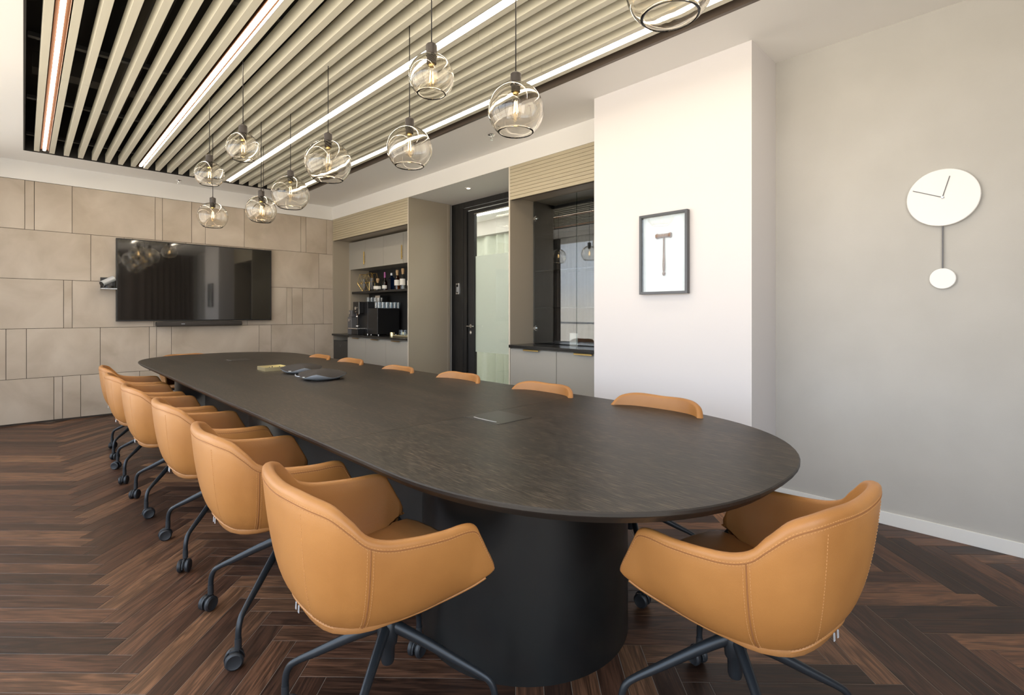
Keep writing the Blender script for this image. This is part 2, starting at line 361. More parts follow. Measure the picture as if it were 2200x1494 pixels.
# lattice axes: a = (1,-1)/sqrt2 , b = (1,1)/sqrt2 ; phase measured from the tips beside the left chairs
A = Vector((1, -1, 0))/math.sqrt(2); B = Vector((1, 1, 0))/math.sqrt(2)
O = Vector((.221, 2.086, 0)) - A*(PL-PW) - B*PW
cand = []
for i in range(-90, 91):
    for j in range(-9, 10):
        base = O + (-A+B)*PW*i + (A+B)*PL*j
        for k in (0, 1):
            if k == 0: o0 = base; ca = base+A*PL/2+B*PW/2; rot = -PI/4
            else: o0 = base+A*PL+B*PW; ca = base+A*(PL-PW/2)+B*(PW+PL/2); rot = PI/4
            if not (-1.25 < ca.x < 4.0 and -1.5 < ca.y < 8.0): continue
            cand.append((o0, ca, rot))
def vis_key(c):
    ca = c[1]; d = math.sin(YAW)*ca.x+math.cos(YAW)*ca.y; r_ = math.cos(YAW)*ca.x-math.sin(YAW)*ca.y
    if d < .45: return 1e3-d
    inview = abs(r_/d) < 1.25 and d > 1.2
    hid = (.9 < ca.x < 2.4 and 2.1 < ca.y < 6.9)
    return d + (0 if inview else 100) + (3.5 if hid else 0)
cand.sort(key=vis_key)
def clip_ok(c): return True
for o0, ca, rot in cand[:300]:
    o = bpy.data.objects.new('plank', pm); COL.objects.link(o); o.parent = fl; o.location = o0; o.rotation_euler = (0, 0, rot)
bm = BM(); bm.loops.layers.uv.new('UVMap'); src = bpy.data.meshes.new('tmp'); b_ = plank_bm(); b_.to_mesh(src); b_.free()
verts = []; faces = []; uvs = []
sv = [v.co.copy() for v in src.vertices]; sf = [list(p.vertices) for p in src.polygons]
for o0, ca, rot in cand[300:]:
    mt = Matrix.Translation(o0) @ Matrix.Rotation(rot, 4, 'Z'); b0 = len(verts)
    verts += [mt @ v for v in sv]
    for p in sf: faces.append([b0+i for i in p]); uvs += [(sv[i].x, sv[i].y) for i in p]
bm.free(); me = bpy.data.meshes.new('planks'); me.from_pydata(verts, [], faces); ul = me.uv_layers.new(name='UVMap')
for i, u in enumerate(uvs): ul.data[i].uv = u
me.materials.append(M['planks'])
pk = bpy.data.objects.new('plank_field', me); COL.objects.link(pk); pk.parent = fl; pk['kind'] = 'stuff'

# ---------------------------------------------------------------- shell of the room
cl = obj('ceiling', box(box(box(box(BM(), -1.2, 0.0, -1.7, 8.0, CEIL, CEIL+.06), 2.86, 4.0, -1.7, 8.0, CEIL, CEIL+.06), 0.0, 2.86, 7.30, 8.0, CEIL, CEIL+.06), 0.0, 2.86, -1.7, .2, CEIL, CEIL+.06),
         M['ceil'], kind='structure', label='white plaster ceiling around the slatted recess', cat='ceiling')
# recess: dark box above the slats
bm = BM()
box(bm, 0.0, 2.86, .2, 7.30, 3.42, 3.46); box(bm, -.04, 0.0, .2, 7.30, CEIL+.06, 3.44); box(bm, 0, 2.86, 7.30, 7.34, CEIL+.06, 3.44); box(bm, 0, 2.86, .16, .2, CEIL+.06, 3.44)
obj('recess_box', bm, M['dark'], cl)
obj('recess_side', bx(2.86, 2.90, .2, 7.30, CEIL+.06, 3.44), M['revealpaint'], cl)
bm = BM(); box(bm, .0, 2.86, 7.285, 7.2999, CEIL-.001, CEIL+.12); box(bm, 0, .012, .2, 7.3, CEIL-.001, CEIL+.12); obj('recess_trim', bm, M['dark'], cl)
bm = BM(); box(bm, 2.835, 2.8599, .2, 7.3, CEIL-.001, CEIL+.10); obj('recess_trim', bm, M['revealpaint'], cl)
SL = []
SL.append(.101)
SL += [.218+.1158*k for k in range(7)]
SL += [1.032+.1158*k for k in range(8)]
SL += [1.940+.1158*k for k in range(7)]
SL.append(2.735)
sm = bpy.data.meshes.new('slat'); b_ = BM()
for y0, y1 in ((.25, 2.398), (2.40, 4.898), (4.90, 7.25)): box(b_, -.021, .021, y0, y1, 0, .092, bev=.0012)
b_.to_mesh(sm); b_.free(); sm.materials.append(M['slat'])
for x in SL:
    o = bpy.data.objects.new('slat', sm); COL.objects.link(o); o.parent = cl; o.location = (x, 0, CEIL)
# cross rails the slats hang from, and services above
bm = BM()
for y in (.6, 1.9, 3.2, 4.5, 5.8, 7.0): box(bm, .02, 2.84, y-.02, y+.02, CEIL+.093, CEIL+.12)
obj('slat_rail', bm, M['matblack'], cl)
bm = BM(); box(bm, .05, 1.15, 5.45, 5.62, 3.18, 3.30)
for k in range(7): box(bm, .10+k*.15, .11+k*.15, 5.44, 5.45, 3.16, 3.32)
cyl(bm, (.6, .3, 3.25), (.6, 7.2, 3.25), .10); cyl(bm, (1.6, .3, 3.27), (1.6, 7.2, 3.27), .08)
obj('air_duct', bm, mat('dark_duct', (.05, .045, .04), .5), cl)
LEDS = [(.158, 'leftmost warm light strip in the slatted ceiling, over the left edge'), (.980, 'second warm light strip from the left, between ceiling slats'),
        (1.890, 'third warm light strip from the left, behind the pendant cords'), (2.685, 'rightmost warm light strip beside the brown ceiling edge')]
for x, lb in LEDS:
    t = empty('led_strip', (x, 3.75, CEIL), label=lb, cat='ceiling light', group='linear lights between the ceiling slats')
    obj('channel', box(box(bx(-.0335, -.0315, -3.5, 3.5, .0, .06), .0315, .0335, -3.5, 3.5, .0, .06), -.0315, .0315, -3.5, 3.5, .026, .03), M['ledglowchan'], t)
    obj('diffuser', bx(-.0115, .0115, -3.47, 3.47, .010, .026), M['led'], t)
# far wall with tiles
wf = obj('wall_far', bx(-1.2, 4.4, YF+.012, YF+.15, 0, 3.0), M['joint'], kind='structure', label='far wall clad in large grey beige concrete-look tiles behind the screen', cat='wall')
rows = [(2.179, 2.728, [-.55, .012, .089, .41, 1.212, 1.289, 1.613, 1.775, 2.26, 3.058, 3.138, 3.465]),
        (1.627, 2.179, [-.45, .578, .896, .977, 1.55, 2.04, 2.37, 2.536, 3.338]),
        (1.070, 1.627, [-.50, .335, .411, 1.20, 1.85, 2.30, 2.848, 2.925, 3.085, 3.412]),
        (.513, 1.070, [-.70, -.136, .025, .666, 1.150, 1.226, 1.387, 2.458, 2.625, 3.268]),
        (.0, .513, [-.45, .252, .326, .487, 1.05, 1.75, 1.83, 2.5, 3.1])]
G = .0022
for z0, z1, xs in rows:
    xx = [-1.0]+xs+[3.575]
    for a, b in zip(xx, xx[1:]):
        o = obj('tile', bx(a-(a+b)/2+G, b-(a+b)/2-G, 0, .012, z0-(z0+z1)/2+G+(0.02 if z0 == 0 else 0), (z1-z0)/2-G, bev=.0012), M['tile'], wf, loc=((a+b)/2, YF+random.uniform(-.0006, .0006), (z0+z1)/2))
obj('upper_band', bx(-1.0, 3.575, YF-.002, YF+.012, 2.730, CEIL), M['white'], wf)
# right-hand side: pillar, bulkhead, clock wall, alcove
obj('wall_pillar', bx(3.24, 4.4, 1.21, 2.41, 0, CEIL), M['pillar'], kind='structure', label='white pillar face carrying the framed gavel', cat='wall')
wr = obj('wall_right', bx(XW, XW+.15, -1.7, 1.21, 0, CEIL), M['greige'], kind='structure', label='greige wall carrying the white pendulum clock', cat='wall')
obj('baseboard_right', bx(XW-.012, XW, -1.7, 1.21, 0, .075, bev=.002), M['skirt'], kind='structure', label='white skirting at the foot of the greige clock wall', cat='baseboard')
obj('trim_1', bx(XC, 4.4, 2.41, YF, 2.738, CEIL), M['white'], kind='structure', label='white bulkhead above the cabinets and the door alcove', cat='trim')
XD = 4.28
wa = obj('wall_alcove', box(box(BM(), XD, XD+.12, 5.60, YF, 0, 2.738), XD, XD+.12, 2.41, 3.9, 0, 2.738), M['white'], kind='structure', label='white wall behind the cabinets beside the black door frame', cat='wall')
obj('wall_rear', box(box(box(bx(1.45, XW+.1, -1.75, -1.6, 0, CEIL), -1.2, -.85, -1.75, -1.6, 0, CEIL), -.85, 1.45, -1.75, -1.6, 2.82, CEIL), -.85, 1.45, -1.75, -1.6, 0, .12), M['white'], kind='structure', label='rear wall behind the viewpoint', cat='wall')
wn = empty('window_7', (.30, -1.66, .12), kind='structure', label='added unseen rear window bay brightening the room from behind the viewpoint', cat='window')  # unseen window, added to brighten the right-hand walls and ceiling
bm = BM(); box(bm, -1.15, -1.11, -.04, .04, 0, 2.70); box(bm, 1.11, 1.15, -.04, .04, 0, 2.70); box(bm, -.02, .02, -.04, .04, 0, 2.70); box(bm, -1.15, 1.15, -.04, .04, 0, .05); box(bm, -1.15, 1.15, -.04, .04, 2.65, 2.70)
obj('window_frame', bm, M['frame'], wn); obj('pane', bx(-1.11, 1.11, -.003, .003, .05, 2.65), M['glass'], wn)
obj('curtain', curtain(BM(), (1.5, -1.5), (3.55, -1.5), .02, 2.9, .04, .16, 3), M['drape'], smooth='all', label='long taupe drape covering the rear wall', cat='curtain')
# window wall on the left
obj('wall_left', box(box(BM(), -1.2, WIN_X, -1.75, 7.95, 2.86, 3.0), -1.2, WIN_X, -1.75, 7.95, -.05, .08), M['white'], kind='structure', label='window wall sill and head along the left side', cat='wall')
obj('wall_left', box(box(BM(), -1.2, WIN_X, -1.75, -1.5, .08, 2.86), -1.2, WIN_X, 7.72, 7.95, .08, 2.86), M['white'], kind='structure', label='window wall piers at both ends of the left side', cat='wall')
for k in range(6):
    a = -1.5+k*1.5367; b = a+1.5367
    wn = empty('window_%d' % (k+1), (WIN_X-.05, (a+b)/2, .08), kind='structure', label='floor to ceiling window bay number %d from the rear' % (k+1), cat='window'); h = (b-a)/2
    bm = BM(); box(bm, -.04, .04, -h, -h+.03, 0, 2.78); box(bm, -.04, .04, h-.03, h, 0, 2.78); box(bm, -.04, .04, -h, h, 0, .05); box(bm, -.04, .04, -h, h, 2.73, 2.78); box(bm, -.03, .03, -h, h, .92, .96)
    obj('window_frame', bm, M['frame'], wn); obj('pane', bx(-.003, .003, -h+.03, h-.03, .05, 2.73), M['glass'], wn)
obj('sheer_curtain', curtain(BM(), (-.84, 5.1), (-.84, 7.32), .03, 2.9, .03, .14, 5), M['sheer'], smooth='all', label='white sheer curtain hanging at the far end of the window wall', cat='curtain')
obj('drape', curtain(BM(), (-.82, 7.34), (-.82, 7.72), .03, 2.9, .05, .09, 9, .006), M['drape'], smooth='all', label='brown drape gathered in the far left corner', cat='curtain')

# ---------------------------------------------------------------- door
dr = empty('door_1', (XD, 4.9, 0), kind='structure', label='black framed glass door in the alcove between the cabinets', cat='door')
Y0 = 5.606-4.9; Y1 = -1.0
bm = BM(); box(bm, -.012, .02, 5.358-4.9, Y0, 0, 2.735, bev=.002); box(bm, -.012, .02, Y1, 5.358-4.9, 2.66, 2.735, bev=.002)
obj('door_frame', bm, M['blackwood'], dr)
bm = BM(); box(bm, -.006, .03, 5.29-4.9, 5.356-4.9, 0, 2.655, bev=.002); box(bm, -.006, .03, Y1, 5.29-4.9, 2.62, 2.655, bev=.002); obj('door_frame', bm, M['blackwood'], dr)
bm = BM(); box(bm, .02, .07, 5.16-4.9, 5.285-4.9, .01, 2.615, bev=.003); box(bm, .02, .07, Y1+.12, 5.16-4.9, 2.565, 2.615, bev=.003); box(bm, .02, .07, Y1+.12, 5.16-4.9, .01, .12); box(bm, .02, .07, Y1, Y1+.12, .01, 2.615)
leaf = obj('door_leaf', bm, M['matblack'], dr)
obj('glazing_bead', bx(.018, .03, Y1+.12, 5.16-4.9, 2.555, 2.568), M['chrome'], leaf)
obj('pane', bx(.034, .038, Y1+.12, 5.16-4.9, .12, 2.56), M['doorglass'], dr)
obj('pane', bx(.056, .060, Y1+.12, 5.16-4.9, .12, 2.56), M['doorglass'], dr)
obj('frosted_film', bx(.046, .048, Y1+.12, 5.16-4.9, .73, 2.0), M['frost'], dr, label='frosted pale green band on the glass')
hy = 5.225-4.9
bm = BM(); cyl(bm, (.02, hy, 1.07), (.012, hy, 1.07), .025); cyl(bm, (.02, hy, .985), (.012, hy, .985), .025); cyl(bm, (.02, hy, 1.07), (-.045, hy, 1.07), .009); cyl(bm, (-.045, hy+.01, 1.07), (-.045, hy-.12, 1.07), .009); box(bm, .008, .012, hy-.004, hy+.004, .975, .995)
obj('door_handle', bm, M['chrome'], dr, smooth=True)
t = obj('access_panel', bx(XD-.024, XD-.012, 5.43, 5.50, 1.50, 1.65, bev=.002), M['chrome'], label='small metal access control panel on the black door frame', cat='switch')
obj('keypad', bx(XD-.026, XD-.023, 5.445, 5.49, 1.52, 1.63), M['black'], t); obj('display', bx(XD-.028, XD-.025, 5.45, 5.475, 1.53, 1.60), M['silver'], t)
# corridor seen through the door
obj('wall_corridor', box(box(BM(), 6.2, 6.3, 2.5, 10.5, 0, 2.95), 4.4, 6.3, 10.4, 10.5, 0, 2.95), M['white'], kind='structure', label='corridor wall beyond the glass door', cat='wall')
obj('ceiling_corridor', bx(4.4, 6.3, 2.4, 10.5, 2.80, 2.9), M['ceil'], kind='structure', label='corridor ceiling beyond the glass door', cat='ceiling')
obj('floor_corridor', bx(4.4, 6.3, 2.4, 10.5, -.05, 0), M['greige'], kind='structure', label='corridor floor beyond the glass door', cat='floor')
obj('wall_corridor', bx(4.4, 6.3, 2.4, 2.5, 0, 2.95), M['white'], kind='structure', label='corridor end wall beyond the glass door', cat='wall')
obj('corridor_curtain', curtain(BM(), (5.7, 2.7), (5.7, 9.6), .02, 2.55, .05, .24, 11), M['greencurtain'], smooth='all', label='pale green pleated curtain in the corridor behind the glass door', cat='curtain')
obj('trim_2', bx(5.6, 5.85, 2.6, 10.4, 2.56, 2.80), M['doorlac'], kind='structure', label='dark curtain box above the corridor curtain', cat='trim')
for k, x in enumerate((4.60, 5.15)):  # lights added to brighten the corridor behind the glass
    obj('added_corridor_light', bx(x-.03, x+.03, 3.0, 9.8, 2.785, 2.799), emit('added_corridor_led', (1, .95, .90), 32), label='added linear light brightening the corridor %s the glass door' % ('just behind' if k == 0 else 'farther behind'), cat='ceiling light')
t = empty('alcove_spotlight', (3.82, 4.69, 2.738), label='small recessed spotlight in the alcove ceiling by the door', cat='spotlight')
obj('trim_ring', lathe(BM(), [(.024, 0), (.024, -.003), (.040, -.004), (.042, 0)], 28), M['white'], t, smooth=True); obj('lens', lathe(BM(), [(0, -.012), (.015, -.010), (.024, 0)], 24), M['spot'], t, smooth=True)

# ---------------------------------------------------------------- bar cabinet wall (left bay)
def fascia(parent, y0, y1, z0, z1, n, x):
    h = (z1-z0)/n
    for k in range(n): obj('fascia_slat', bx(x-.004, x+.014, y0, y1, z0+k*h+.0012, z0+(k+1)*h-.0012, bev=.0015), M['fascia'], parent)
    obj('fascia_board', bx(x+.012, x+.03, y0, y1, z0, z1), M['joint'], parent)
YB0, YB1 = 5.605, 7.785
t = empty('bar_surround', (XC, 6.7, 0), label='taupe lacquered surround of the bar niche with a slatted fascia', cat='cabinet'); cy = 6.7
bm = BM(); box(bm, 0, .63, 5.585-cy, YB0-cy, 0, 2.736); obj('end_panel', bm, M['lacquer'], t)
obj('panel_edge', bx(-.003, 0, 5.585-cy, YB0-cy, 0, 2.736), M['edge'], t); obj('panel_edge', bx(.632, .66, 5.585-cy, 5.60-cy, 0, 2.736), M['lacquer'], t); obj('panel_edge', bx(.620, .624, 5.5835-cy, 5.5853-cy, 0, 2.736), M['edge'], t)
obj('side_panel', bx(0, .63, YB1-cy, YF-.003-cy, 0, 2.736), M['lacquer'], t)
obj('back_panel', bx(.60, .63, YB0-cy, YB1-cy, .9, 2.4), M['matblack'], t)
obj('soffit', bx(.03, .60, YB0-cy, YB1-cy, 2.41, 2.44), M['lacquer'], t)
fascia(t, YB0-cy, YB1-cy, 2.395, 2.736, 10, 0)
obj('niche_return', bx(.27, .60, YB1-.05-cy, YB1-cy, .935, 1.945), M['lacquer'], t)
# wall cupboards
for k, (a, b) in enumerate(((6.692, 7.785), (5.607, 6.688))):
    t = empty('wall_cabinet', (3.83, (a+b)/2, 1.945), label='greige wall cupboard over the bar niche, %s of the pair' % ('left one' if k == 0 else 'right one beside the end panel'), cat='cabinet', group='wall cupboards over the bar')
    c = (a+b)/2; h = (b-a)/2
    obj('body', bx(.02, .33, -h+.002, h-.002, .002, .425), M['doorlac'], t)
    for s in (1, -1):
        d = obj('door', bx(0, .018, min(s*.002, s*(h-.001)), max(s*.002, s*(h-.001)), 0, .44, bev=.001), M['doorlac'], t)
        if s == 1: obj('handle', box(bx(-.028, -.012, .006, .016, .055, .255, bev=.002), -.012, 0, .008, .014, .09, .10), M['brass'], d)
# shelf
obj('bar_shelf', bx(3.85, 4.158, YB0+.002, 7.73, 1.555, 1.587, bev=.002), M['blackwood'], label='black floating shelf carrying the bottles in the bar niche', cat='shelf')
# worktop, base units, fridge
obj('bar_worktop', bx(3.535, 4.158, YB0+.002, YB1-.002, .888, .915, bev=.003), M['blacktop'], label='thin black worktop in the bar niche under the coffee machine', cat='worktop')
ed = [7.285, 6.727, 6.152, 5.607]
for k in range(3):
    a, b = ed[k+1], ed[k]
    t = empty('base_cabinet', (3.56, (a+b)/2, 0), label='greige base cupboard under the bar worktop, %s' % ('first beside the fridge', 'middle one of three', 'last beside the end panel')[k], cat='cabinet', group='base cupboards under the bar worktop'); h = (b-a)/2
    obj('body', bx(.022, .58, -h+.002, h-.002, .08, .885), M['doorlac'], t)
    d = obj('door', bx(0, .02, -h+.0015, h-.0015, .08, .872, bev=.001), M['doorlac'], t)
    obj('handle', box(bx(-.022, .012, -.10, .10, .873, .876), -.022, -.019, -.10, .10, .862, .876), M['brassdark'], d)
    obj('plinth', bx(.05, .06, -h, h, 0, .08), M['matblack'], t)
t = empty('fridge', (3.57, 7.53, 0), label='black under-counter fridge at the left of the bar base cupboards', cat='fridge')
obj('body', bx(.02, .55, -.24, .24, .02, .80), M['black'], t); d = obj('door', bx(-.01, .018, -.24, .24, .40, .812, bev=.004), mat('fridge_door', (.03, .03, .028), .3), t)
obj('door', bx(-.01, .018, -.24, .24, .03, .385, bev=.004), M['black'], t)
bm = BM(); cyl(bm, (-.011, 0, .73), (-.013, 0, .73), .014); cyl(bm, (-.011, .03, .755), (-.013, .03, .755), .008); cyl(bm, (-.011, -.03, .755), (-.013, -.03, .755), .008); obj('badge', bm, M['grey'], d)

# ---------------------------------------------------------------- display cabinet (right bay)
YD0, YD1 = 2.43, 3.70; cy = 3.0
t = empty('display_surround', (XC, cy, 0), label='taupe surround of the glass display niche beside the white pillar', cat='cabinet')
obj('end_panel', bx(0, .70, YD1-cy, 3.72-cy, 0, 2.736), M['lacquer'], t); obj('panel_edge', bx(-.003, 0, YD1-cy, 3.72-cy, 0, 2.736), M['edge'], t)
obj('side_panel', bx(0, .70, YD0-.018-cy, YD0-cy, 0, 2.736), M['lacquer'], t)
obj('back_panel', bx(.66, .70, YD0-cy, YD1-cy, .9, 2.5), M['blackwood'], t)
obj('inner_side', bx(.345, .66, 3.68-cy, YD1-cy, .93, 2.43), M['blackwood'], t); obj('inner_side', bx(.345, .66, YD0-cy, YD0+.02-cy, .93, 2.43), M['blackwood'], t)
obj('soffit', bx(.03, .66, YD0-cy, YD1-cy, 2.432, 2.455), M['lacquer'], t)
fascia(t, YD0-cy, YD1-cy, 2.395, 2.736, 10, 0)
for k, (a, b) in enumerate(((3.108, 3.692), (2.45, 3.102))):
    t = empty('glass_door', (3.888, (a+b)/2, .93), label='frameless glass door of the display niche, %s' % ('the wider visible one at the left' if k == 0 else 'the one at the right next to the pillar'), cat='cabinet door'); h = (b-a)/2
    obj('pane', bx(0, .005, -h, h, .003, 1.497), M['cabglass'], t)
    s = 1 if k == 0 else -1
    for z in (.155, 1.315):
        hb = BM(); cyl(hb, (-.006, s*(h-.028), z), (.012, s*(h-.028), z), .016); box(hb, .006, .018, s*(h-.03)-.03, s*(h-.03)+.03, z-.008, z+.008); box(hb, .006, .018, s*(h-.03)-.008, s*(h-.03)+.008, z-.028, z+.028)
        obj('hinge', hb, M['chrome'], t)
    obj('glass_edge', bx(-.0006, .0056, -s*h-(.002 if s > 0 else -.0), -s*h+(.0 if s > 0 else .002), .003, 1.497), M['shelfglass'], t)
for k, z in enumerate((1.300, 1.685, 2.060)):
    obj('glass_shelf', bx(3.905, 4.21, YD0+.022, 3.678, z-.005, z+.005), M['shelfglass'], label='%s glass shelf inside the display niche' % ('lowest', 'middle', 'topmost')[k], cat='shelf', group='glass shelves in the display niche')
obj('display_worktop', bx(3.535, 4.215, YD0+.002, YD1-.002, .895, .925, bev=.003), M['blacktop'], label='thin black worktop under the glass display doors', cat='worktop')
for k, (a, b) in enumerate(((3.083, 3.698), (2.43, 3.080))):
    t = empty('base_cabinet', (3.56, (a+b)/2, 0), label='greige base cupboard under the glass display niche, %s' % ('left one' if k == 0 else 'right one touching the pillar'), cat='cabinet', group='base cupboards under the display niche'); h = (b-a)/2
    obj('body', bx(.022, .64, -h+.002, h-.002, .08, .893), M['doorlac'], t)
    d = obj('door', bx(0, .02, -h+.0015, h-.0015, .08, .885, bev=.001), M['doorlac'], t)
    obj('handle', box(bx(-.028, .012, -.10, .10, .886, .889), -.028, -.024, -.10, .10, .874, .889), M['brass'], d)
t = obj('card', box(BM(), 4.02, 4.03, 3.20, 3.30, .926, 1.04), M['paper'], label='cream card standing on the bottom of the display niche', cat='card')

# ---------------------------------------------------------------- things in the bar niche
Z0 = .915
t = empty('coffee_machine', (3.62, 7.17, Z0), label='black bean-to-cup coffee machine with chrome spout on the bar worktop', cat='coffee machine')
obj('body', bx(.10, .50, -.21, .10, .015, .50, bev=.006), M['black'], t)
bm = BM(); box(bm, .02, .10, -.10, .10, .32, .50, bev=.008); obj('brew_head', bm, M['black'], t)
obj('head_trim', bx(.015, .022, -.105, -.095, .31, .50), M['chrome'], t)
bm = BM(); cyl(bm, (.02, 0, .40), (.008, 0, .40), .026); cyl(bm, (.02, 0, .35), (.012, 0, .35), .010); obj('dial', bm, M['chrome'], t)
bm = BM(); cyl(bm, (.05, 0, .32), (.05, 0, .285), .03, .018); cyl(bm, (.035, .012, .285), (.035, .012, .27), .006); cyl(bm, (.035, -.012, .285), (.035, -.012, .27), .006); obj('spout', bm, M['chrome'], t)
bm = BM(); box(bm, .0, .10, .11, .24, .0, .27, bev=.008); box(bm, .0, .10, .10, .20, .27, .37, bev=.008); obj('control_tower', bm, M['grey'], t)
obj('dial', cyl(BM(), (.0, .16, .33), (-.010, .16, .33), .022), M['chrome'], t); obj('dial', cyl(BM(), (.0, .17, .22), (-.012, .17, .22), .025), M['chrome'], t)
obj('drip_tray', bx(-.02, .11, -.10, .18, .085, .10, bev=.003), M['chrome'], t); obj('drip_box', bx(-.005, .10, -.10, .10, .0, .085, bev=.004), M['black'], t)
bm = BM(); lathe(bm, [(.03, .0), (.034, .0), (.034, .006), (.03, .006)], 24, (.03, -.03, .13), close=True); obj('cup_rest', bm, M['chrome'], t, smooth=True)
obj('water_window', box(bx(.13, .215, -.213, -.209, .09, .38), .118, .126, -.213, -.209, .09, .38), M['silver'], t)
for x in (.12, .30, .45):
    for y in (-.18, .08): obj('foot', cyl(BM(), (x, y, 0), (x, y, .015), .01, n=10), M['chrome'], t)
t = empty('milk_cooler', (3.86, 6.80, Z0), label='plain black cooler box right of the coffee machine on the worktop', cat='appliance')
obj('body', bx(-.14, .23, -.13, .15, .012, .40, bev=.006), M['black'], t); obj('door_line', bx(-.135, -.131, -.132, -.128, .012, .40), M['grey'], t)
for x in (-.1, .19):
    for y in (-.1, .12): obj('foot', cyl(BM(), (x, y, 0), (x, y, .013), .01, n=10), M['chrome'], t)
t = empty('bean_grinder', (4.03, 7.15, Z0), label='black bean hopper with chrome edge behind the cups on the coffee machine', cat='grinder')
t.location = (4.02, 7.14, Z0+.50)
obj('hopper', bx(-.06, .07, -.12, .12, 0, .10, bev=.004), M['black'], t); obj('chrome_edge', bx(-.063, -.058, -.12, .02, .0, .10), M['chrome'], t)
def tumbler_bm(r, h):
    return lathe(BM(), [(0, .003), (r*.85, .003), (r, h), (r+.0015, h), (r*.85+.0015, 0), (0, 0)], 18)
def tumblers(name, pts, r, h, labels, group, m='tumbler'):
    me = None
    for (x, y, z), lb in zip(pts, labels):
        if me is None: o = obj(name, tumbler_bm(r, h), M[m], smooth=True, loc=(x, y, z)); me = o.data
        else: o = obj(name, me, None, loc=(x, y, z))
        tag(o, lb, 'glass', group)
pts = [(3.76+.066*k, 6.705, Z0+.40) for k in range(6)]
ords = ['first', 'second', 'third', 'fourth', 'fifth', 'last']
tumblers('drinking_glass', pts, .029, .09, ['clear tumbler on the cooler box, %s from the coffee machine side of the front row' % o_ for o_ in ords], 'tumblers in the front row on the cooler box')
pts = [(3.76+.066*k, 6.78, Z0+.40) for k in range(6)]
tumblers('drinking_glass', pts, .029, .09, ['clear tumbler in the back row on the cooler box, behind the %s front one' % o_ for o_ in ords], 'tumblers in the back row on the cooler box')
pts = [(3.76+.058*k, 7.02, Z0+.50) for k in range(5)]
tumblers('espresso_glass', pts, .025, .065, ['small espresso glass on top of the coffee machine, %s from the left' % o_ for o_ in ords[:5]], 'espresso glasses on the coffee machine')
t = obj('serving_tray', box(box(box(box(bx(3.72, 4.08, 5.75, 6.24, Z0, Z0+.006), 3.72, 3.725, 5.75, 6.24, Z0, Z0+.022), 4.075, 4.08, 5.75, 6.24, Z0, Z0+.022), 3.72, 4.08, 6.235, 6.24, Z0, Z0+.022), 3.72, 4.08, 5.75, 5.755, Z0, Z0+.022), M['gold'], label='gold serving tray at the right end of the bar worktop', cat='tray')
pts = [(3.80, 6.16, Z0+.006), (3.80, 6.07, Z0+.006), (3.90, 6.14, Z0+.006), (3.90, 6.05, Z0+.006), (4.0, 6.10, Z0+.006)]
tumblers('drinking_glass', pts, .032, .085, ['clear tumbler at the front left of the gold tray', 'clear tumbler second from the left on the gold tray', 'clear tumbler left in the middle of the gold tray', 'clear tumbler behind the middle of the gold tray', 'clear tumbler at the back of the gold tray'], 'tumblers on the gold tray')
for (x, y), lb in (((3.82, 6.42), 'small brass tin left of the gold tray on the bar worktop'), ((3.97, 6.36), 'small ivory pot between the brass tin and the gold tray')):
    obj('tin', lathe(BM(), [(0, 0), (.035, 0), (.035, .045), (.031, .052), (0, .052)], 24), M['gold'] if 'brass' in lb else M['paper'], smooth=True, loc=(x, y, Z0), label=lb, cat='tin')
ZS = 1.587
def bottle(x, y, prof, gm, lb, cap=None, lab=None, square=False):
    t = empty('bottle', (x, y, ZS), label=lb, cat='bottle', group='bottles on the bar shelf')
    n = 4 if square else 24
    b = obj('glass_body', lathe(BM(), prof, n), gm, t, smooth=not square, rot=(0, 0, PI/4 if square else 0))
    if cap: obj('stopper', lathe(BM(), cap[0], 20), cap[1], t, smooth=True)
    if lab:
        r_, z0, z1, lm = lab; bm = BM(); pts_ = []
        for i in range(13):
            a = PI*.62+i*(PI*.95/12); pts_.append((r_*math.cos(a), r_*math.sin(a)))
        lo = [bm.verts.new((px, py, z0)) for px, py in pts_]; hi = [bm.verts.new((px, py, z1)) for px, py in pts_]
        for i in range(12): bm.faces.new((lo[i], lo[i+1], hi[i+1], hi[i]))
        obj('label', bm, lm, t, smooth='all')
bottle(3.93, 7.03, [(0, 0), (.062, 0), (.066, .02), (.062, .075), (.040, .105), (.018, .125), (.016, .15), (0, .15)], M['clearglass'], 'squat clear bottle with a cork stopper and green neck', ([(0, .19), (.024, .19), (.026, .165), (.024, .15), (.018, .145), (.018, .125)], M['cork']), (.067, .025, .07, M['paper']))
bottle(3.93, 6.82, [(0, 0), (.040, 0), (.041, .10), (.036, .13), (.016, .16), (.014, .22), (0, .22)], M['redglass'], 'slim dark red bottle with a purple foil neck', ([(0, .275), (.015, .275), (.016, .20), (.0165, .19)], M['purple']), (.042, .025, .075, M['paper']))
bottle(3.93, 6.625, [(0, 0), (.056, 0), (.056, .16), (.020, .19), (.017, .215), (0, .215)], M['blueglass'], 'square blue glass bottle between the red and the amber ones', ([(0, .25), (.017, .25), (.019, .215)], M['silver']), None, True)
bottle(3.93, 6.465, [(0, 0), (.042, 0), (.043, .13), (.034, .165), (.017, .19), (.016, .24), (0, .24)], M['amberglass'], 'amber bottle with a cream label and cork cap', ([(0, .285), (.022, .285), (.023, .25), (.018, .24), (.018, .21)], M['cork']), (.044, .06, .14, M['paper']))
bottle(3.93, 6.315, [(0, 0), (.044, 0), (.045, .14), (.036, .17), (.018, .20), (.017, .25), (0, .25)], M['clearglass'], 'tall clear bottle with a white label near the end panel', ([(0, .30), (.022, .30), (.024, .26), (.019, .25), (.019, .22)], M['cork']), (.046, .06, .15, M['paper']))
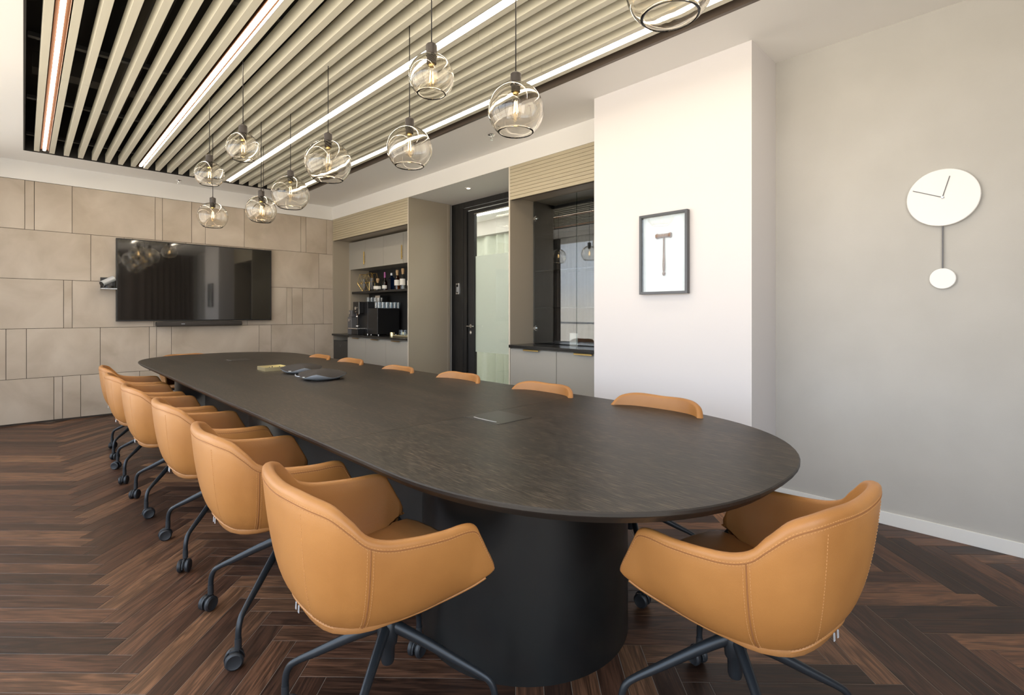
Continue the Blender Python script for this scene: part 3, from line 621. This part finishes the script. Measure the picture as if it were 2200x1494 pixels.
bottle(3.96, 6.18, [(0, 0), (.038, 0), (.038, .15), (.030, .18), (.015, .21), (.014, .24), (0, .24)], M['greenglass'], 'green bottle at the right end of the bar shelf', ([(0, .27), (.016, .27), (.018, .24)], M['greenfoil']), (.039, .05, .12, M['paper']))
# geometric wire lanterns: two hexagon rings joined by bars with diamonds
def lantern(x, y, w_, h_, rz, lb):
    t = empty('lantern', (x, y, ZS), rz, label=lb, cat='lantern'); bm = BM(); r = .0035
    hexa = [(0, 0), (w_, h_*.33), (w_, h_*.67), (w_*.45, h_), (-w_*.45, h_), (-w_, h_*.67), (-w_, h_*.33)]
    hexa = [(0, 0), (w_*.95, h_*.5), (w_*.5, h_), (-w_*.5, h_), (-w_*.95, h_*.5)]
    for xx in (-.05, .05):
        pp = [(xx, a, b+.004) for a, b in hexa]
        for p, q in zip(pp, pp[1:]+pp[:1]): tube(bm, [p, q], r, 6)
        for p, q in (((-w_*.5, h_), (0, h_*.5)), ((0, h_*.5), (w_*.5, h_)), ((0, h_*.5), (0, 0)), ((-w_*.95, h_*.5), (0, h_*.5)), ((0, h_*.5), (w_*.95, h_*.5))):
            tube(bm, [(xx, p[0], p[1]+.004), (xx, q[0], q[1]+.004)], r*.8, 6)
    for a, b in hexa: tube(bm, [(-.05, a, b+.004), (.05, a, b+.004)], r, 6)
    obj('wire_frame', bm, M['brass'], t)
    obj('candle_cup', lathe(BM(), [(0, .03), (.035, .03), (.042, h_*.75), (.039, h_*.75), (.032, .035), (0, .035)], 20), M['grey'], t, smooth=True)
lantern(3.95, 7.50, .10, .27, .5, 'left gold wire lantern with diamond facets on the bar shelf')
lantern(3.95, 7.25, .115, .28, .1, 'right gold wire lantern with diamond facets beside the squat clear bottle')

# ---------------------------------------------------------------- screen, soundbar, camera on the far wall
t = empty('television', (1.7075, 7.74, 1.65), label='large black wall-mounted screen on the tiled far wall', cat='television')
hw, hh = .8975, .508
bm = BM(); box(bm, -hw, hw, .012, .05, -hh, hh, bev=.003); obj('housing', bm, M['matblack'], t)
bm = BM(); box(bm, -hw, hw, 0, .012, hh-.012, hh); box(bm, -hw, hw, 0, .012, -hh, -hh+.014); box(bm, -hw, -hw+.012, 0, .012, -hh+.014, hh-.012); box(bm, hw-.012, hw, 0, .012, -hh+.014, hh-.012); obj('bezel', bm, M['black'], t)
obj('screen', bx(-hw+.012, hw-.012, .004, .012, -hh+.014, hh-.012), M['screen'], t)
obj('wall_bracket', bx(-.3, .3, .05, .068, -.2, .2), M['matblack'], t)
t = empty('soundbar', (1.707, 7.74, 1.103), label='slim black soundbar below the wall screen', cat='soundbar')
obj('body', bx(-.498, .498, -.035, .045, -.028, .028, bev=.010), M['charcoal'], t, smooth=True)
bm = BM(); box(bm, -.23, -.19, -.0365, -.035, -.003, .003); obj('logo', bm, M['silver'], t)
bm = BM()
for k in range(10): box(bm, -.02+k*.012, -.014+k*.012, -.0365, -.035, -.002, .002)
for k in range(4): box(bm, .16+k*.02, .163+k*.02, -.0365, -.035, -.002, .002)
obj('button', bm, M['grey'], t)
obj('bracket', bx(-.3, .3, .045, .068, -.015, .02), M['matblack'], t)
t = empty('conference_camera', (.735, 7.69, 1.535), label='silver and black pan-tilt camera on a wall shelf left of the screen', cat='camera')
bm = BM(); box(bm, -.075, .075, -.05, .118, -.006, .006, bev=.003); obj('shelf_bracket', bm, M['silver'], t)
bm = BM(); box(bm, -.07, .07, .10, .118, .0, .14, bev=.003); obj('back_plate', bm, M['black'], t)
bm = BM(); cyl(bm, (0, 0, .006), (0, 0, .035), .055, .05, 28); obj('camera_base', bm, M['black'], t, smooth=True)
bm = BM(); box(bm, -.036, .036, -.01, .03, .03, .12, bev=.008); obj('yoke', bm, M['grey'], t, smooth=True)
bm = BM(); cyl(bm, (-.068, -.035, .055), (.048, .02, .125), .034, n=28); obj('head', bm, M['silver'], t, smooth=True)
bm = BM(); cyl(bm, (-.0685, -.0355, .0545), (-.074, -.038, .0515), .029, n=28); obj('lens', bm, M['black'], t, smooth=True)

# ---------------------------------------------------------------- framed gavel
t = empty('framed_gavel', (3.20, 1.797, 1.664), label='grey box frame holding a wooden gavel on the white pillar', cat='picture frame')
hw, hh = .184, .284
bm = BM()
for a in ((-hw, -hw+.018, -hh, hh), (hw-.018, hw, -hh, hh), (-hw+.018, hw-.018, hh-.018, hh), (-hw+.018, hw-.018, -hh, -hh+.018)): box(bm, 0, .036, a[0], a[1], a[2], a[3], bev=.001)
obj('frame', bm, M['frame'], t)
obj('mount_board', bx(.030, .038, -hw+.018, hw-.018, -hh+.018, hh-.018), M['mount'], t)
obj('pane', bx(.006, .008, -hw+.018, hw-.018, -hh+.018, hh-.018), M['glass'], t)
g = empty('gavel', (.022, 0, 0), parent=t, label='turned wooden gavel')
bm = lathe(BM(), [(0, -.155), (.006, -.155), (.011, -.145), (.011, -.135), (.005, -.128), (.008, -.122), (.010, -.08), (.0075, -.02), (.006, .07), (.006, .115), (0, .115)], 20)
obj('gavel_handle', bm, M['gavel'], g, smooth=True)
bm = lathe(BM(), [(0, -.058), (.016, -.058), (.020, -.050), (.016, -.040), (.0145, 0), (.016, .040), (.020, .050), (.016, .058), (0, .058)], 24)
bmesh.ops.rotate(bm, verts=bm.verts[:], cent=(0, 0, 0), matrix=Matrix.Rotation(PI/2, 3, 'X')); bmesh.ops.translate(bm, verts=bm.verts[:], vec=(0, .0, .125)); obj('gavel_head', bm, M['gavel'], g, smooth=True)

# ---------------------------------------------------------------- pendulum clock
t = empty('pendulum_clock', (XW-.001, .345, 1.885), label='round white wall clock with a pendulum disc on the greige wall', cat='clock')
def disc(r, cz, th, x0): 
    bm = lathe(BM(), [(0, 0), (r, 0), (r, th-.003), (r-.003, th), (0, th)], 64); bmesh.ops.rotate(bm, verts=bm.verts[:], cent=(0, 0, 0), matrix=Matrix.Rotation(-PI/2, 3, 'Y')); bmesh.ops.translate(bm, verts=bm.verts[:], vec=(x0, 0, cz)); return bm
obj('clock_face', disc(.157, 0, .016, -.008), M['clockwhite'], t, smooth=True)
obj('pendulum_disc', disc(.057, -.447, .010, -.006), M['clockwhite'], t, smooth=True)
obj('pendulum_rod', bx(-.012, -.006, -.003, .003, -.40, 0), M['hand'], t)
def hand(y, z, w_, name):
    bm = BM(); d = Vector((0, y, z)); n_ = Vector((0, -z, y)).normalized()*w_
    q = [Vector((-.028, 0, 0))-n_-d*.06, Vector((-.028, 0, 0))+n_-d*.06, Vector((-.028, 0, 0))+d+n_, Vector((-.028, 0, 0))+d-n_]
    a = [bm.verts.new(p) for p in q]; b = [bm.verts.new(p+Vector((.002, 0, 0))) for p in q]
    bm.faces.new(a); bm.faces.new(b[::-1])
    for i in range(4): bm.faces.new((a[i], a[(i+1) % 4], b[(i+1) % 4], b[i]))
    obj(name, bm, M['hand'], t)
hand(-.031, .112, .0018, 'hour_hand'); hand(.128, .056, .0018, 'minute_hand')
bm = BM(); cyl(bm, (-.024, 0, 0), (-.032, 0, 0), .005, n=16); obj('hub', bm, M['chrome'], t)

# ---------------------------------------------------------------- table
XT, YT0, YT1 = 1.66, .525, 7.17
TA, TB, TN = .82, .95, 2.3
def end_pts(ins, far, n=40):
    a, b = TA-ins, TB-ins; pts_ = []
    yc = (YT1-TB) if far else (YT0+TB); sg = 1 if far else -1
    for i in range(n+1):
        th = PI*i/n; c, s = math.cos(th), math.sin(th)
        pts_.append((XT-sg*(-1)*a*math.copysign(abs(c)**(2/TN), c)*1, yc+sg*b*abs(s)**(2/TN)))
    return pts_
LEV = [(.030, .700), (.003, .724), (0, .728), (0, .7365), (.0035, .740)]
def panel(y0, y1, kind):
    bm = BM(); loops = []
    for ins, z in LEV:
        if kind == 'mid': pts_ = [(XT-TA+ins, y0), (XT+TA-ins, y0), (XT+TA-ins, y1), (XT-TA+ins, y1)]
        elif kind == 'near':
            e_ = end_pts(ins, False); pts_ = [(XT-TA+ins, y1)]+sorted(e_, key=lambda q: math.atan2(q[1]-(YT0+TB)-1e-6, q[0]-XT)) + [(XT+TA-ins, y1)]
        else:
            e_ = end_pts(ins, True); pts_ = [(XT+TA-ins, y0)]+sorted(e_, key=lambda q: math.atan2(q[1]-(YT1-TB)+1e-6, q[0]-XT)) + [(XT-TA+ins, y0)]
        loops.append([bm.verts.new((x, y, z)) for x, y in pts_])
    n = len(loops[0])
    for k, (a, b) in enumerate(zip(loops, loops[1:])):
        for i in range(n): f = bm.faces.new((a[i], a[(i+1) % n], b[(i+1) % n], b[i])); f.material_index = 1
    f = bm.faces.new(loops[-1]); f.material_index = 0; f = bm.faces.new(loops[0][::-1]); f.material_index = 1
    return bm
tb = empty('conference_table', (0, 0, 0), label='long black-stained oak conference table with rounded ends on drum pedestals', cat='table')
obj('tabletop', panel(None, 1.934, 'near'), [M['oak'], M['oakedge']], tb)
obj('tabletop', panel(1.9352, 5.860, 'mid'), [M['oak'], M['oakedge']], tb)
obj('tabletop', panel(5.8612, None, 'far'), [M['oak'], M['oakedge']], tb)
for y in (1.473, 3.60, 5.90):
    obj('pedestal', lathe(BM(), [(0, 0), (.42, 0), (.42, .699), (0, .699)], 96), M['pedestal'], tb, smooth=True, loc=(1.50, y, 0))
bm = BM(); box(bm, 1.26, 1.72, 1.75, 3.35, .02, .70, bev=.003); box(bm, 1.26, 1.72, 3.85, 5.65, .02, .70, bev=.003); obj('under_frame', bm, M['pedestal'], tb)
for y0, y1 in ((1.69, 1.93), (5.84, 6.09)):
    h_ = obj('cable_hatch', bx(1.548, 1.772, y0, y1, .735, .7415, bev=.0008), mat('hatch_metal', (.028, .026, .023), .38, .3), tb)
    obj('hatch_gap', bx(1.544, 1.776, y0-.004, y1+.004, .735, .7403), M['black'], h_)
    pts_ = [(1.575, y0+.04, .7425), (1.566, y0+.08, .744), (1.566, y0+.16, .744), (1.575, y0+.20, .7425)]
    obj('hatch_pull', tube(BM(), pts_, .0035, 8, ry=.0012), M['silver'], h_, label='bright metal finger pull')
# speakerphones
def speaker(x, y, rz, s, lb):
    t = empty('speakerphone', (x, y, .741), rz, label=lb, cat='speakerphone', group='pair of conference speakerphones on the table')
    n = 48; bm = BM(); up = []; lo = []
    def sq(a, r): c, s_ = math.cos(a), math.sin(a); k = (abs(c)**3.2+abs(s_)**3.2)**(-1/3.2); return r*k*c, r*k*s_
    def rimz(a): return .030+.022*abs(math.cos(a-PI/4))**6*1.0+.016*abs(math.cos(a+PI/4))**6-.014*abs(math.sin(2*a-PI/2))
    rings = []
    for fr in (1, .92, .75, .5, .25):
        rg = []
        for i in range(n):
            a = 2*PI*i/n; px, py = sq(a, .14*s*fr); z = rimz(a)*fr**3+(.074)*(1-fr**3)+.0
            rg.append(bm.verts.new((px, py, z)))
        rings.append(rg)
    c = bm.verts.new((0, 0, .074)); 
    for a_, b_ in zip(rings, rings[1:]):
        for i in range(n): bm.faces.new((a_[i], a_[(i+1) % n], b_[(i+1) % n], b_[i]))
    for i in range(n): bm.faces.new((rings[-1][i], rings[-1][(i+1) % n], c))
    obj('speaker_cover', bm, M['charcoal'], t, smooth='all')
    bm = BM(); rings = []
    for fr, zz in ((1, 1.0), (.985, .84), (.86, .40), (.66, 0)):
        rings.append([bm.verts.new((*sq(2*PI*i/n, .14*s*fr), rimz(2*PI*i/n)*zz-.0004 if zz else 0)) for i in range(n)])
    for a_, b_ in zip(rings, rings[1:]):
        for i in range(n): bm.faces.new((a_[i], a_[(i+1) % n], b_[(i+1) % n], b_[i]))
    bm.faces.new(rings[-1]); obj('underbody', bm, M['silver'], t, smooth='all')
    obj('logo', bx(-.142*s, -.128*s, -.012, .012, .024, .0275), M['clockwhite'], t)
speaker(1.70, 4.33, .55, 1.05, 'farther dark domed speakerphone with a silver underside beside the gold tray')
speaker(1.655, 3.80, .12, 1.12, 'nearer dark speakerphone with upturned silver corners on the table')
pts_ = [(1.60, 4.20, .745), (1.57, 4.12, .743), (1.56, 4.05, .744), (1.60, 3.98, .744), (1.63, 3.94, .75)]
obj('speaker_cable', tube(BM(), pts_, .004, 8), M['silver'], smooth=True, label='short grey cable linking the two speakerphones', cat='cable')
t = empty('brass_tray', (1.60, 4.715, .7405), 0, label='small square brass tray on the table left of the speakerphones', cat='tray')
bm = BM(); box(bm, -.10, .10, -.10, .10, 0, .004); box(bm, -.10, -.097, -.10, .10, .004, .032); box(bm, .097, .10, -.10, .10, .004, .032); box(bm, -.097, .097, -.10, -.097, .004, .032); box(bm, -.097, .097, .097, .10, .004, .032); obj('tray_body', bm, M['gold'], t)
for k, (x, y, lb) in enumerate(((-.04, -.03, 'small dark clip at the front of the brass tray'), (.0, .02, 'small dark clip in the middle of the brass tray'), (.05, -.02, 'small dark clip at the right of the brass tray'))):
    bm = BM(); tube(bm, [(-.014, 0, 0), (0, 0, .022), (.014, 0, 0)], .003, 6); box(bm, -.016, .016, -.008, .008, -.002, .003)
    obj('clip', bm, M['matblack'], None, loc=(1.60+x, 4.715+y, .7475), rot=(0, 0, k), label=lb, cat='clip', group='clips in the brass tray')

# ---------------------------------------------------------------- chairs
RIM = [(-.328, 0, .800), (-.326, .07, .802), (-.318, .13, .803), (-.300, .190, .797), (-.264, .240, .779), (-.225, .266, .740), (-.188, .279, .703), (-.135, .287, .682), (-.06, .292, .672), (.02, .293, .666), (.085, .290, .665), (.121, .287, .655), (.140, .285, .625), (.166, .282, .575), (.190, .278, .528), (.185, .271, .510)]
BOT = [(-.262, 0, .480), (-.260, .035, .478), (-.253, .070, .472), (-.242, .102, .464), (-.225, .130, .456), (-.200, .152, .449), (-.168, .170, .444), (-.125, .183, .441), (-.065, .195, .441), (-.003, .206, .446), (.05, .218, .456), (.085, .229, .465), (.110, .238, .473), (.140, .251, .485), (.163, .262, .498), (.178, .268, .506)]
def crom(P_, u):
    n = len(P_)-1; u = max(0, min(n-1e-6, u)); i = int(u); f = u-i
    g = lambda k: Vector(P_[k]) if 0 <= k <= n else (Vector((P_[-k][0], -P_[-k][1], P_[-k][2])) if k < 0 else 2*Vector(P_[n])-Vector(P_[n-1]))
    a, b, c, d = g(i-1), g(i), g(i+1), g(i+2)
    return .5*((2*b)+(-a+c)*f+(2*a-5*b+4*c-d)*f*f+(-a+3*b-3*c+d)*f**3)
NJ = len(RIM)-1
def surf(u, t):
    """u in [-NJ, NJ] around the shell, t 0 rim .. 1 bottom edge"""
    s = 1 if u >= 0 else -1; R = crom(RIM, abs(u)); B_ = crom(BOT, abs(u)); au = abs(u)
    k = max(0, 1-(au/NJ)**4)
    C = Vector((R.x*.80+B_.x*.20, R.y*.93+B_.y*.07, B_.z+.028*k+.004))
    if au < 5: C = Vector((R.x*.72+B_.x*.28, R.y*.80+B_.y*.20, B_.z+.05))
    elif au < 8:
        f = (au-5)/3; C0 = Vector((R.x*.72+B_.x*.28, R.y*.80+B_.y*.20, B_.z+.05)); C = C0.lerp(C, f)
    p = R*(1-t)**2+C*2*t*(1-t)+B_*t*t
    return Vector((p.x, p.y*s, p.z))
def snorm(u, t):
    e_ = .02; t0 = max(.0, t-e_); t1 = min(1, t+e_)
    du = surf(min(u+.05, NJ), t)-surf(max(u-.05, -NJ), t); dv = surf(u, t1)-surf(u, t0)
    n = du.cross(dv)
    if n.length < 1e-9: return Vector((0, math.copysign(1, u), 0))
    n.normalize()
    if n.dot(surf(u, t)-Vector((0, 0, .62))) < 0: n = -n
    return n
def shell_bm():
    bm = BM(); cols = []; NU = 112; NT = 11
    for j in range(NU+1):
        u = -NJ+2*NJ*j/NU; au = abs(u); th = .031 if au < 5 else (.031-.005*min(1, (au-5)/3)); th *= (1 if au < 13.5 else .75)
        loop = []
        for i in range(NT, -1, -1):
            t = (i/NT); loop.append(surf(u, t))
        n0 = snorm(u, 0.02); r0 = surf(u, 0); up = (surf(u, 0)-surf(u, .08)).normalized()
        for q in range(1, 6):
            a = PI*q/6; loop.append(r0-n0*(th/2)*(1-math.cos(a))+up*(th/2)*math.sin(a)*.9)
        for i in range(0, NT+1):
            t = i/NT; loop.append(surf(u, t)-snorm(u, t)*th)
        cols.append([bm.verts.new(p) for p in loop])
    n = len(cols[0])
    for a, b in zip(cols, cols[1:]):
        for i in range(n): bm.faces.new((a[i], b[i], b[(i+1) % n], a[(i+1) % n]))
    bm.faces.new(cols[0]); bm.faces.new(cols[-1][::-1])
    return bm
def dashes(bm, path, step=.0085, L=.0052, w=.0008):
    acc = 0; last = path[0][0]
    dens = []
    for (p, n), (q, n2) in zip(path, path[1:]):
        d = q-p; l = d.length
        if l < 1e-7: continue
        while acc < l:
            dens.append((p+d*(acc/l), d.normalized(), n)); acc += step
        acc -= l
    for c, d, n in dens:
        s = d.cross(n).normalized()*w; a = c-d*L/2; b = c+d*L/2; h = n*.0010
        v = [bm.verts.new(x) for x in (a-s, b-s, b+s, a+s, a-s*.4+h, b-s*.4+h, b+s*.4+h, a+s*.4+h)]
        for f in ((4, 5, 6, 7), (0, 1, 5, 4), (1, 2, 6, 5), (2, 3, 7, 6), (3, 0, 4, 7)): bm.faces.new([v[i] for i in f])
def row(us, ts): return [(surf(u, t), snorm(u, t)) for u, t in zip(us, ts)]
def make_chair():
    t = empty('swivel_chair')
    obj('shell', shell_bm(), M['leather'], t, smooth='all')
    # stitching
    bm = BM(); K = 160
    us = [-NJ+.6+(2*NJ-1.2)*k/K for k in range(K+1)]
    for tt in (.012, .030): dashes(bm, row(us, [tt]*len(us)))
    for sgn in (-1, 1):
        for du in (-.16, .16): dashes(bm, row([sgn*(6.15+du)]*40, [.03+.96*k/39 for k in range(40)]))
        dashes(bm, row([sgn*2.6]*40, [.06+.92*k/39 for k in range(40)]))
    dashes(bm, row(us, [.975]*len(us)))
    o = obj('stitching', bm, M['thread'], t, kind='stuff')
    bm = BM()
    for sgn in (-1, 1): tube(bm, [surf(sgn*6.15, .02+.98*k/30) for k in range(31)], .0016, 6)
    tube(bm, [surf(u, .021) for u in us], .0013, 6)
    obj('seam', bm, M['seam'], t)
    obj('piping', tube(BM(), [surf(u, 1.0)+Vector((0, 0, -.002)) for u in us], .0042, 8), M['leather'], t, smooth='all')
    # seat pad: plan outline follows the inside of the shell
    def at_z(u, z):
        lo, hi = 0, 1
        for _ in range(24):
            m_ = (lo+hi)/2
            if surf(u, m_).z > z: lo = m_
            else: hi = m_
        return lo
    base_ = []
    for k in range(29):
        u = -13.1+26.2*k/28; zz = .485; t_ = min(.96, at_z(u, zz)); p = surf(u, t_); n_ = snorm(u, t_); q = p-n_*.030; base_.append((q.x, q.y))
    base_ += [(.188, .228), (.205, .18), (.216, .10), (.219, 0), (.216, -.10), (.205, -.18), (.188, -.228)]
    def outline(f, z, g=1.0):
        return [(x*(f if x < 0 else g), y*f, z+.11*x) for x, y in base_]
    bm = BM(); L_ = []
    for f, z, g in ((.93, .452, .95), (1.0, .463, .995), (1.0, .480, 1.0), (.985, .489, .985), (.93, .494, .93), (.75, .494, .75), (.45, .489, .45)):
        L_.append([bm.verts.new(p) for p in outline(f, z, g)])
    n = len(L_[0])
    for a, b in zip(L_, L_[1:]):
        for i in range(n): bm.faces.new((a[i], a[(i+1) % n], b[(i+1) % n], b[i]))
    bm.faces.new(L_[0]); c = bm.verts.new((0, 0, .487))
    for i in range(n): bm.faces.new((L_[-1][i], L_[-1][(i+1) % n], c))
    obj('seat', bm, M['shadedleather'], t, smooth='all')
    # underside pan
    bm = BM(); prev = None
    for f, z in ((1.0, -.001), (.85, -.010), (.55, -.018)):
        rg = []
        for k in range(41):
            u = -NJ+2*NJ*k/40; p = surf(u, 1); rg.append(bm.verts.new((p.x*f, p.y*f, .43+(p.z-.43)*f**3+z)))
        for x, y in ((.188, .20), (.200, .10), (.203, 0), (.200, -.10), (.188, -.20)): rg.append(bm.verts.new((x*f, y*f, .43+.042*f**3+z)))
        if prev:
            for i in range(len(rg)): bm.faces.new((prev[i], prev[(i+1) % len(rg)], rg[(i+1) % len(rg)], rg[i]))
        prev = rg
    bm.faces.new(prev); obj('seat_pan', bm, M['matblack'], t, smooth='all')
    for s in (-.011, .011):
        bm = BM(); tube(bm, [(-.260, s, .478), (-.262, s, .466)], .0014, 6); tube(bm, [(-.262, s-.003, .468), (-.263, s-.003, .450), (-.263, s+.003, .450), (-.262, s+.003, .468)], .0010, 6)
        obj('zipper_pull', bm, M['silver'], t)
    # base
    bm = BM(); lathe(bm, [(0, .195), (.017, .195), (.020, .205), (.021, .245), (.028, .255), (.031, .285), (.030, .318), (.024, .328), (.022, .335), (.022, .405), (.05, .41), (.09, .418), (.09, .424), (0, .424)], 28)
    obj('hub', bm, M['base'], t, smooth=True)
    def smooth_path(pts_, n=5):
        o_ = []
        for k in range(len(pts_)-1):
            for i in range(n): o_.append(crom2(pts_, k+i/n))
        return o_+[Vector(pts_[-1])]
    def crom2(P_, u):
        n = len(P_)-1; i = min(int(u), n-1); f = u-i; g = lambda k: Vector(P_[max(0, min(n, k))])
        a, b, c, d = g(i-1), g(i), g(i+1), g(i+2); return .5*((2*b)+(-a+c)*f+(2*a-5*b+4*c-d)*f*f+(-a+3*b-3*c+d)*f**3)
    pth = smooth_path([(.0, 0, .312), (.04, 0, .298), (.12, 0, .262), (.22, 0, .212), (.285, 0, .180), (.312, 0, .160), (.325, 0, .128), (.327, 0, .085)])
    L2 = len(pth); rw = [.017-.007*min(1, i/(L2*.55)) for i in range(L2)]; rh = [.021-.0105*min(1, i/(L2*.55)) for i in range(L2)]
    lm = None
    for k in range(4):
        a = PI/4+k*PI/2
        if lm is None:
            o = obj('leg', tube(BM(), pth, rw, 12, ry=rh), M['base'], t, smooth='all', rot=(0, 0, a)); lm = o.data
        else: o = obj('leg', lm, None, t, rot=(0, 0, a))
    cm = wm = None
    for k in range(4):
        a = PI/4+k*PI/2; loc = (.327*math.cos(a), .327*math.sin(a), 0)
        if cm is None:
            bm = BM(); cyl(bm, (0, 0, .10), (0, 0, .062), .0115, n=16)
            # hood: half ring over the wheels
            pr = []
            for i in range(11):
                q = -.25+PI*1.12*i/10; pr.append((.012+.0315*math.cos(q), .031+.0315*math.sin(q)))
            tube(bm, [(x, 0, z) for x, z in pr], .003, 8, ry=.002); box(bm, -.004, .028, -.006, .006, .022, .062, bev=.003)
            cyl(bm, (.012, -.024, .030), (.012, .024, .030), .006, n=12)
            o = obj('caster', bm, M['wheel'], t, smooth=True, loc=loc); cm = o.data
        else: o = obj('caster', cm, None, t, loc=loc)
        o.rotation_euler = (0, 0, random.uniform(0, 2*PI))
        for s in (-1, 1):
            if wm is None:
                bm = lathe(BM(), [(0, .0005), (.021, .0005), (.024, -.0008), (.027, .001), (.030, .004), (.030, .013), (.027, .017), (0, .017)], 28)
                bmesh.ops.rotate(bm, verts=bm.verts[:], cent=(0, 0, 0), matrix=Matrix.Rotation(PI/2, 3, 'X'))
                w_ = obj('wheel', bm, M['wheel'], o, smooth=True); wm = w_.data
            else: w_ = obj('wheel', wm, None, o)
            w_.location = (.012, .025 if s > 0 else -.025, .030); w_.rotation_euler = (0, 0, 0 if s > 0 else PI)
    return t
chair0 = make_chair(); first = True
def place(x, y, rz, label, group, dz=0, br=0):
    global first
    c = chair0 if first else copy_tree(chair0); first = False
    c.location = (x, y, 0); c.rotation_euler = (0, 0, rz); tag(c, label, 'chair', group)
    for ch in c.children:
        nm = ch.name.split('.')[0]
        if dz and nm not in ('caster', 'leg', 'hub'): ch.location.z = dz
        if nm == 'caster': ch.rotation_euler = (0, 0, random.uniform(0, 2*PI))
        if br and nm in ('leg', 'caster', 'hub'):
            v = Matrix.Rotation(br, 3, 'Z') @ ch.location; ch.location = v; ch.rotation_euler.z += br
    return c
GL = 'tan swivel armchairs along the window side of the table'
GR = 'tan swivel armchairs along the cabinet side of the table'
wl = ['nearest the viewer', 'second from the viewer', 'third from the viewer', 'fourth from the viewer', 'fifth from the viewer', 'farthest, by the tiled wall']
for (x, y, a, dz), s in zip([(.790, 1.354, -.07, 0), (.788, 2.173, -.03, -.004), (.800, 3.083, .0, -.016), (.772, 3.973, 0, -.026), (.768, 4.85, .0, -.032), (.798, 5.63, -.06, -.036)], wl):
    place(x, y, a, 'tan leather swivel armchair on the left side of the table, %s' % s, GL, dz, -.02 if dz == 0 else 0)
for (x, y, a, dz), s in zip([(2.13, 1.37, PI, -.008), (2.12, 2.17, PI, -.02), (2.11, 3.02, PI+.01, -.025), (2.10, 3.87, PI, -.038), (2.11, 4.78, PI, -.032), (2.11, 5.52, PI, -.038)], wl):
    place(x, y, a, 'tan leather armchair on the cabinet side showing its back, %s' % s, GR, dz)
place(1.482, .60, PI/2-.12, 'tan leather swivel armchair at the near rounded end of the table', 'chairs at the table ends', -.012, .10)
place(1.40, 6.84, -PI/2, 'tan leather swivel armchair at the far end below the screen', 'chairs at the table ends', -.066)

# ---------------------------------------------------------------- pendants
def pendant(px, py, pz, d, label):
    t = empty('pendant_lamp', (px, py, pz), label=label, cat='pendant lamp', group='clear glass globe pendants over the table'); r = d/2
    a0 = math.asin(.022/r); prof = []; a1 = math.radians(180-37)
    K = 30
    for i in range(K+1):
        a = a0+(a1-a0)*i/K; prof.append((r*math.sin(a), r*math.cos(a)))
    inner = [((r-.0034)*math.sin(a0+(a1-a0)*(K-i)/K), (r-.0034)*math.cos(a0+(a1-a0)*(K-i)/K)) for i in range(K+1)]
    obj('glass_globe', lathe(BM(), prof+inner, 56, close=True), M['globe'], t, smooth='all')
    top = r*math.cos(a0)
    obj('cap', lathe(BM(), [(0, top+.062), (.006, top+.060), (.008, top+.052), (.022, top+.050), (.0265, top+.045), (.0265, top-.004), (.023, top-.006), (.023, top-.042), (0, top-.042)], 28), M['capmetal'], t, smooth=True)
    obj('screw_collar', lathe(BM(), [(.0, top-.040), (.014, top-.042), (.015, top-.050), (.013, top-.056), (0, top-.056)], 20), M['brass'], t, smooth=True)
    b0 = top-.052; s = min(1, r/.13)
    bl = [(.012, 0), (.014, -.012), (.022, -.045*s), (.030, -.085*s), (.029, -.105*s), (.020, -.122*s), (.006, -.129*s), (0, -.130*s)]
    b = obj('bulb', lathe(BM(), [(x, b0+z) for x, z in bl], 28), M['bulb'], t, smooth='all')
    bm = BM()
    for q in range(4):
        a = q*PI/2+.4; c, s_ = math.cos(a), math.sin(a)
        cyl(bm, (.007*c, .007*s_, b0-.035*s), (.012*c, .012*s_, b0-.095*s), .0011, n=6)
    obj('filament', bm, M['filament'], b)
    obj('cord', tube(BM(), [(0, 0, top+.055), (0, 0, 3.05-pz)], .0028, 8), M['cord'], t, smooth='all')
    return t
s_, c_ = math.sin(YAW), math.cos(YAW)
PEND = [(1.055, 4.52, 2.341, 0.208, 'small globe pendant hanging highest at the far left of the cluster'),
        (1.322, 5.542, 2.186, 0.264, 'low globe pendant at the far left, hanging in front of the tiled wall'),
        (1.057, 3.68, 2.354, 0.204, 'small globe pendant nearest the second light strip on the left'),
        (1.513, 4.753, 2.157, 0.251, 'low globe pendant with two cords above it, left of the centre'),
        (1.754, 5.443, 2.263, 0.234, 'globe pendant mostly hidden behind the low one with the twin cords'),
        (1.64, 4.413, 2.264, 0.302, 'globe pendant right of the twin-cord one, third light strip behind its cord'),
        (1.5, 3.358, 2.277, 0.303, 'large globe pendant in the middle of the cluster'),
        (1.705, 2.664, 2.257, 0.275, 'globe pendant hanging left of and below the bright high one'),
        (1.395, 1.99, 2.373, 0.212, 'high bright globe pendant crossing the third light strip'),
        (1.753, 1.782, 2.251, 0.275, 'rightmost whole globe pendant, hanging before the white bulkhead'),
        (1.446, 0.785, 2.279, 0.275, 'nearest globe pendant cut off by the top of the view')]
for x, y, z, d, lb in PEND: pendant(x, y, z, d, lb)
# sprinklers
for (x, y), lb in (((1.427, 7.595), 'small ceiling sprinkler near the tiled far wall'), ((3.196, 3.578), 'small ceiling sprinkler before the white bulkhead')):
    t = empty('sprinkler', (x, y, CEIL), label=lb, cat='sprinkler')
    obj('escutcheon', lathe(BM(), [(0, 0), (.038, 0), (.034, -.006), (.012, -.010), (.010, -.022), (0, -.022)], 24), M['chrome'], t, smooth=True)
    bm = BM(); tube(bm, [(.010, 0, -.02), (.014, 0, -.032), (.004, 0, -.046)], .0018, 6); tube(bm, [(-.010, 0, -.02), (-.014, 0, -.032), (-.004, 0, -.046)], .0018, 6); lathe(bm, [(0, -.046), (.014, -.047), (.014, -.049), (0, -.049)], 16); obj('deflector', bm, M['chrome'], t)
